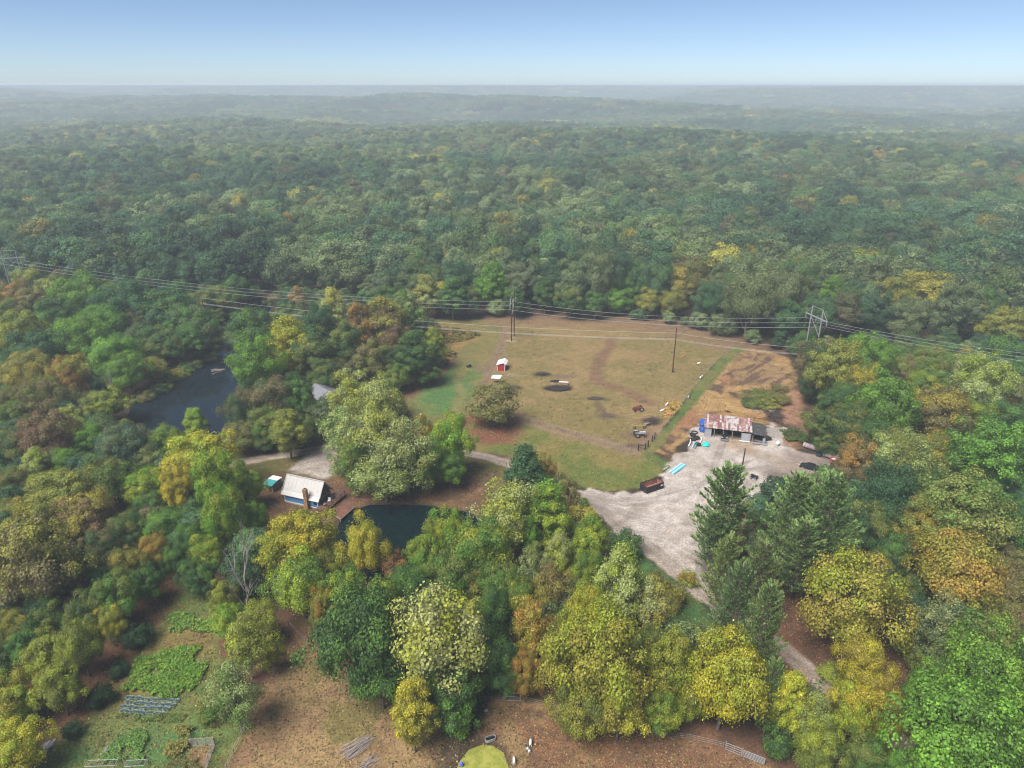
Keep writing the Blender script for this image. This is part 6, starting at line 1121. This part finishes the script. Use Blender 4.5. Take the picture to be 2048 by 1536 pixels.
for k in range(4): part(hb, 'blade', white, lambda m: m.box((.55 * math.cos(k * 1.5708 + .6), -.3, 2.3 + .55 * math.sin(k * 1.5708 + .6)), (.95, .03, .2), ry=-(k * 1.5708 + .6)))
part(wm, 'tail', white, lambda m: m.box((0, .4, 2.3), (.03, .6, .3)))
wtank = empty('water_trough', (*P(981, 1480), 0), R(22), 'oval galvanised water trough at the head of the algae pond', 'trough')
part(wtank, 'wall', steel, lambda m: m._add([( (.45 if math.cos(a) > 0 else -.45) + r_ * math.cos(a), r_ * math.sin(a), z) for r_, z in ((.42, .02), (.42, .5), (.34, .5), (.34, .12)) for a in [2 * math.pi * (k + .5) / 20 for k in range(20)]], [(i * 20 + k, i * 20 + (k + 1) % 20, (i + 1) * 20 + (k + 1) % 20, (i + 1) * 20 + k) for i in range(3) for k in range(20)]))
part(wtank, 'water', dark, lambda m: m.box((0, 0, .33), (1.4, .6, .02)))
lump('blue_ball', 923, 1529, (.55, .55, .5), (.1, .14, .6), 'small blue ball beside the algae pond', 'ball', 31, amp=.03); lump('salt_block', 972, 1422, (.7, .5, .35), (.4, .38, .34), 'pale feed block at the left edge of the far paddock', 'block', 32, amp=.15)
lump('pale_rock', 783, 986, (1.6, 1.1, .5), (.42, .24, .17), 'flat pinkish rock on the pond bank under the thin trees', 'rock', 33, amp=.2)
# ------------------------------------------------------------------ vegetable garden
def leafy_patch(name, pg, n, hgt, leaf, c1_, c2_, label, cat, seed):
    rng = np.random.default_rng(seed); lo, hi = pg.min(0), pg.max(0); pts_ = rng.uniform(lo, hi, (n * 4, 2)); sd = sdist(pts_[:, 0], pts_[:, 1], pg); gap = fbm(pts_[:, 0], pts_[:, 1], 2.2, 3, seed + 9); pts_ = pts_[(sd + (gap - .5) * 3.0 > -.2 + rng.random(len(sd)) * .7) & (gap > .3 + .12 * rng.random(len(sd)))][:n]; m_ = len(pts_)
    hh = hgt * (.35 + .9 * fbm(pts_[:, 0], pts_[:, 1], 1.6, 3, seed)) * rng.uniform(.7, 1.1, m_); pos = np.column_stack([pts_, hh])
    nr = rng.normal(0, .45, (m_, 3)) + np.array([0, 0, 1]); dt = leaf_cards(rng, pos, nr, leaf, np.clip(fbm(pts_[:, 0], pts_[:, 1], 1.2, 2, seed + 5) * .7 + rng.random(m_) * .4, 0, 1), 1.1)
    o = link(name, leaf_mesh(name, dt)); o['tint'] = c1_; o['tint2'] = c2_; return tag(o, label, cat, kind='stuff')
leafy_patch('squash_patch', poly((270, 1325), (330, 1302), (402, 1292), (420, 1315), (412, 1345), (395, 1375), (352, 1402), (300, 1392), (245, 1388), (250, 1365)), 5200, .8, .3, (.12, .25, .03), (.2, .3, .035), 'large bright green squash patch in the middle of the garden', 'squash plants', 1)
leafy_patch('squash_patch', poly((338, 1234), (365, 1228), (445, 1240), (450, 1268), (400, 1264), (345, 1260), (328, 1252)), 1800, .7, .3, (.14, .26, .04), (.2, .3, .05), 'narrow bright green squash patch at the upper end of the garden', 'squash plants', 2)
leafy_patch('leafy_greens', poly((240, 1470), (290, 1462), (292, 1498), (284, 1528), (205, 1532), (202, 1512)), 1500, .6, .24, (.12, .24, .05), (.17, .29, .06), 'round bright leafy patch near the lower picture edge', 'greens', 3)
leafy_patch('herb_row', poly((235, 1428), (300, 1432), (360, 1430), (365, 1446), (290, 1446), (230, 1440)), 900, .5, .2, (.16, .17, .04), (.1, .18, .04), 'ragged herb row below the cabbage rows', 'herbs', 4)
leafy_patch('herb_row', poly((335, 1500), (350, 1470), (372, 1458), (385, 1470), (378, 1500), (350, 1520)), 1300, 1.2, .26, (.2, .2, .05), (.3, .26, .06), 'tall yellowing herb clump left of the wire pen', 'herbs', 5)
leafy_patch('herb_row', poly((345, 1520), (395, 1515), (400, 1545), (330, 1545)), 900, .8, .24, (.18, .16, .05), (.12, .17, .05), 'olive herb clump below the wire pen', 'herbs', 6)
leafy_patch('weed_patch', poly((845, 662), (900, 656), (945, 662), (962, 672), (930, 682), (880, 690)), 2600, .9, .5, (.12, .12, .03), (.24, .19, .04), 'tall yellow weeds at the left end of the mown field', 'weeds', 7)
leafy_patch('weed_patch', poly((862, 700), (905, 702), (915, 712), (895, 728), (865, 745)), 2200, 1.2, .5, (.26, .2, .04), (.13, .14, .03), 'golden weeds at the edge of the grove beside the lawn', 'weeds', 8)
leafy_patch('hay_bedding', poly((1330, 805), (1346, 803), (1363, 808), (1350, 822), (1338, 838), (1328, 838), (1322, 828), (1330, 818)), 2600, .22, .5, (.5, .36, .08), (.42, .25, .08), 'bright yellow spread of hay by the right pasture fence', 'hay', 11)
leafy_patch('weed_patch', poly((1560, 865), (1590, 860), (1625, 878), (1660, 890), (1650, 897), (1604, 888), (1575, 886)), 2600, .9, .36, (.08, .12, .03), (.13, .15, .045), 'green weeds between the gravel heap and the bales', 'weeds', 10)
cbm = MB(); rg = random.Random(8)
for ring, (nn, tl, r_) in enumerate(((5, .9, .12), (7, .5, .22), (8, .2, .3))):
    for k in range(nn):
        a = 6.283 * k / nn + ring; d_ = Vector((math.cos(a), math.sin(a), 0)); s_ = Vector((-d_.y, d_.x, 0)) * .13; b_ = d_ * .04 + Vector((0, 0, .06)); t_ = d_ * r_ + Vector((0, 0, .14 + tl * .26)); cbm._add([b_, b_.lerp(t_, .6) + s_, t_, b_.lerp(t_, .6) - s_], [(0, 1, 2, 3)])
cme = bpy.data.meshes.new('cabbage_plant'); cme.from_pydata(cbm.v, [], cbm.f); cme.materials.append(mat('cabbage_leaf', (.3, .4, .36), .6, scale=5, var=.25)); 
for r_, (a, b_, n) in enumerate((((255, 1396), (356, 1403), 20), ((250, 1405), (349, 1412), 20), ((244, 1414), (338, 1419), 19), ((243, 1423), (331, 1429), 18))):
    A, B_ = Vector((*P(*a), 0)), Vector((*P(*b_), 0))
    for k in range(n):
        if rg.random() < .06: continue
        o = link('cabbage_plant', cme); o.location = A.lerp(B_, k / (n - 1)) + Vector((rg.gauss(0, .06), rg.gauss(0, .06), 0)); s_ = rg.uniform(1.0, 1.45); o.scale = (s_, s_, s_); o.rotation_euler = (0, 0, rg.uniform(0, 6.28))
        tag(o, '%s blue-green cabbage from the left in the %s cabbage row' % (ORD[k + 1], ('farthest', 'second farthest', 'second nearest', 'nearest')[r_]), 'cabbage', 'cabbages in the four rows')
pen = empty('wire_pen', (*P(430, 1490), 0), 0, 'pale wooden-framed wire pen over bare soil at the garden end', 'pen'); o0 = Vector((pen.location.x, pen.location.y, 0)); cs_ = [Vector((*P(*c), 0)) - o0 for c in ((378, 1493), (430, 1490), (411, 1545))]
for a, b_ in ((cs_[0], cs_[1]), (cs_[1], cs_[2])):
    for k in range(4): part(pen, 'post', palewood, lambda m: m.tube([a.lerp(b_, k / 3), a.lerp(b_, k / 3) + Vector((0, 0, 1.5))], .05, 5))
    for z in (.1, 1.5): part(pen, 'rail', palewood, lambda m: m.tube([a + Vector((0, 0, z)), b_ + Vector((0, 0, z))], .045, 5))
    for k in range(9): part(pen, 'wire', fwire, lambda m: m.tube([a + Vector((0, 0, .2 + k * .15)), b_ + Vector((0, 0, .2 + k * .15))], .012, 3, False))
part(pen, 'brace', palewood, lambda m: m.tube([cs_[1] + Vector((0, 0, 1.5)), cs_[1].lerp(cs_[2], .4)], .04, 5))
for k, (x0, x1) in enumerate(((172, 232), (250, 290))):
    A, B_ = Vector((*P(x0, 1542), 0)), Vector((*P(x1, 1540), 0)); e = empty('garden_cage', A[:], math.atan2(B_.y - A.y, B_.x - A.x), ('left', 'right')[k] + ' low grey wire frame at the lower picture edge', 'cage', 'wire garden cages'); L_ = (B_ - A).length
    part(e, 'frame', steel, lambda m: (m.tube([(0, 0, 0), (0, 0, .9), (L_, 0, .9), (L_, 0, 0)], .04, 5), m.tube([(0, 1, 0), (0, 1, .9), (L_, 1, .9), (L_, 1, 0)], .04, 5), m.tube([(0, 0, .9), (0, 1, .9)], .04, 5), m.tube([(L_, 0, .9), (L_, 1, .9)], .04, 5))); part(e, 'mesh', fwire, lambda m: [m.tube([(L_ * i / 14, 0, .9), (L_ * i / 14, 1, .9)], .01, 3, False) for i in range(15)])
lump('tarp_sheet', 228, 1492, (2.6, 1.5, .35), (.16, .13, .14), 'crumpled dark grey tarp beside the leafy patch', 'tarp', 41, R(40), .6, amp=.3); lump('tarp_sheet', 85, 1500, (1.6, 3.6, .3), (.33, .31, .32), 'long pale grey tarp lying at the lower left', 'tarp', 42, R(-25), .6, amp=.3)
for px, py, w_, lb in ((275, 1283, 2.9, 'largest round dark green bush on the garden lawn'), (240, 1342, 1.6, 'small dark green bush left of the squash patch'), (202, 1402, 2.2, 'round dark green bush left of the cabbage rows'), (148, 1463, 1.5, 'smallest dark green bush near the lower left of the lawn')):
    x, y = P(px, py + 8); e = empty('garden_bush', (x, y, -.1), px, lb, 'bush', 'round dark bushes on the garden lawn'); cm, tm, H0, W0, zc = PROTO['U'][px % 3]; s_ = w_ * 1.75 / W0; e.scale = (s_, s_, s_ * 1.0); c = link('crown', cm, e); link('stems', tm, e); c['tint'] = (.03, .075, .026); c['tint2'] = (.042, .09, .03)

# ------------------------------------------------------------------ ground litter: real leaves, tufts and clods
def strew(name, regions, leaf, flat, c1_, c2_, label, cat, seed, hz=.05, keep=None):
    rng = np.random.default_rng(seed); P_ = []
    for pg, n in regions:
        lo, hi = pg.min(0), pg.max(0); q_ = rng.uniform(lo, hi, (int(n * 2.2), 2)); q_ = q_[sdist(q_[:, 0], q_[:, 1], pg) > rng.random(len(q_)) * 2.0 - .8]
        w_ = fbm(q_[:, 0], q_[:, 1], 5, 3, seed); q_ = q_[w_ > rng.random(len(q_)) * .62 + .12][:n]; P_.append(q_)
    q_ = np.concatenate(P_); q_ = q_[(q_[:, 1] > 64) & (q_[:, 1] < 345)]
    z = near_h(q_[:, 0], q_[:, 1]) + rng.uniform(.01, hz, len(q_)); nr = rng.normal(0, flat, (len(q_), 3)) + np.array([0, 0, 1])
    o = link(name, leaf_mesh(name, leaf_cards(rng, np.column_stack([q_, z]), nr, leaf, rng.random(len(q_)), 1.2))); o['tint'] = c1_; o['tint2'] = c2_
    return tag(o, label, cat, kind='stuff')
strew('fallen_leaves', ((PONDBANK, 5000), (HYARD, 3500), (GLADE, 4000), (poly((925, 838), (960, 828), (1030, 838), (1045, 868), (1030, 890), (980, 888), (940, 872)), 3500), (poly((362, 1135), (385, 1160), (300, 1260), (215, 1370), (140, 1470), (120, 1450), (200, 1340), (290, 1220)), 3500), (poly((1030, 1450), (1130, 1425), (1400, 1480), (1540, 1540), (1100, 1560)), 6500), (poly((577, 1250), (640, 1300), (700, 1350), (690, 1380), (600, 1320)), 2500)), .2, .3, (.26, .11, .055), (.34, .19, .09), 'red-brown fallen leaves strewn under the trees', 'leaves', 51)
strew('grass_tufts', ((PASTURE, 7000), (LAWN_S, 4000), (LAWN_L, 4000), (GARDEN, 7000), (PADDOCK, 12000), (STRIP, 1500), (LAWN_H, 3000), (ROADSIDE, 1500)), .26, .8, (.21, .175, .062), (.33, .24, .1), 'dry and green grass tufts over the fields', 'grass', 52, .14)
strew('dung_clods', ((PASTURE, 1500), (PADDOCK, 900)), .24, .3, (.035, .025, .018), (.06, .042, .028), 'dark dung clods scattered over pasture and paddock', 'dung', 53, .1)
strew('stones', ((YARD, 1500), (SOIL, 2000), (FAN, 250)), .16, .5, (.2, .15, .12), (.5, .42, .36), 'loose stones on the gravel and bare soil', 'stones', 54, .08)
strew('soil_debris', ((SOIL, 7000),), .24, .6, (.15, .09, .055), (.32, .2, .1), 'brown brush and clods over the bare bank', 'debris', 55, .3)
HAZE = 0.0003
HAZE_Z0 = float(min(TZ.min(), -3.5)) - 1.0
# ------------------------------------------------------------------ hazy autumn air
hz = MB().box((0, 0, (95 + HAZE_Z0) / 2), (19400, 19400, 95 - HAZE_Z0)).build("haze", None)
hm = bpy.data.materials.new('haze_air'); hm.use_nodes = True; hnt = hm.node_tree
for n in list(hnt.nodes):
    if n.type == 'BSDF_PRINCIPLED': hnt.nodes.remove(n)
pv = hnt.nodes.new('ShaderNodeVolumePrincipled'); pv.inputs['Color'].default_value = (.82, .9, 1.0, 1); pv.inputs['Density'].default_value = HAZE; pv.inputs['Anisotropy'].default_value = 0.0
hnt.links.new(pv.outputs[0], hnt.nodes['Material Output'].inputs['Volume'])
hz.data.materials.append(hm); tag(hz, 'thin grey autumn haze over the whole valley', 'haze', kind='stuff')
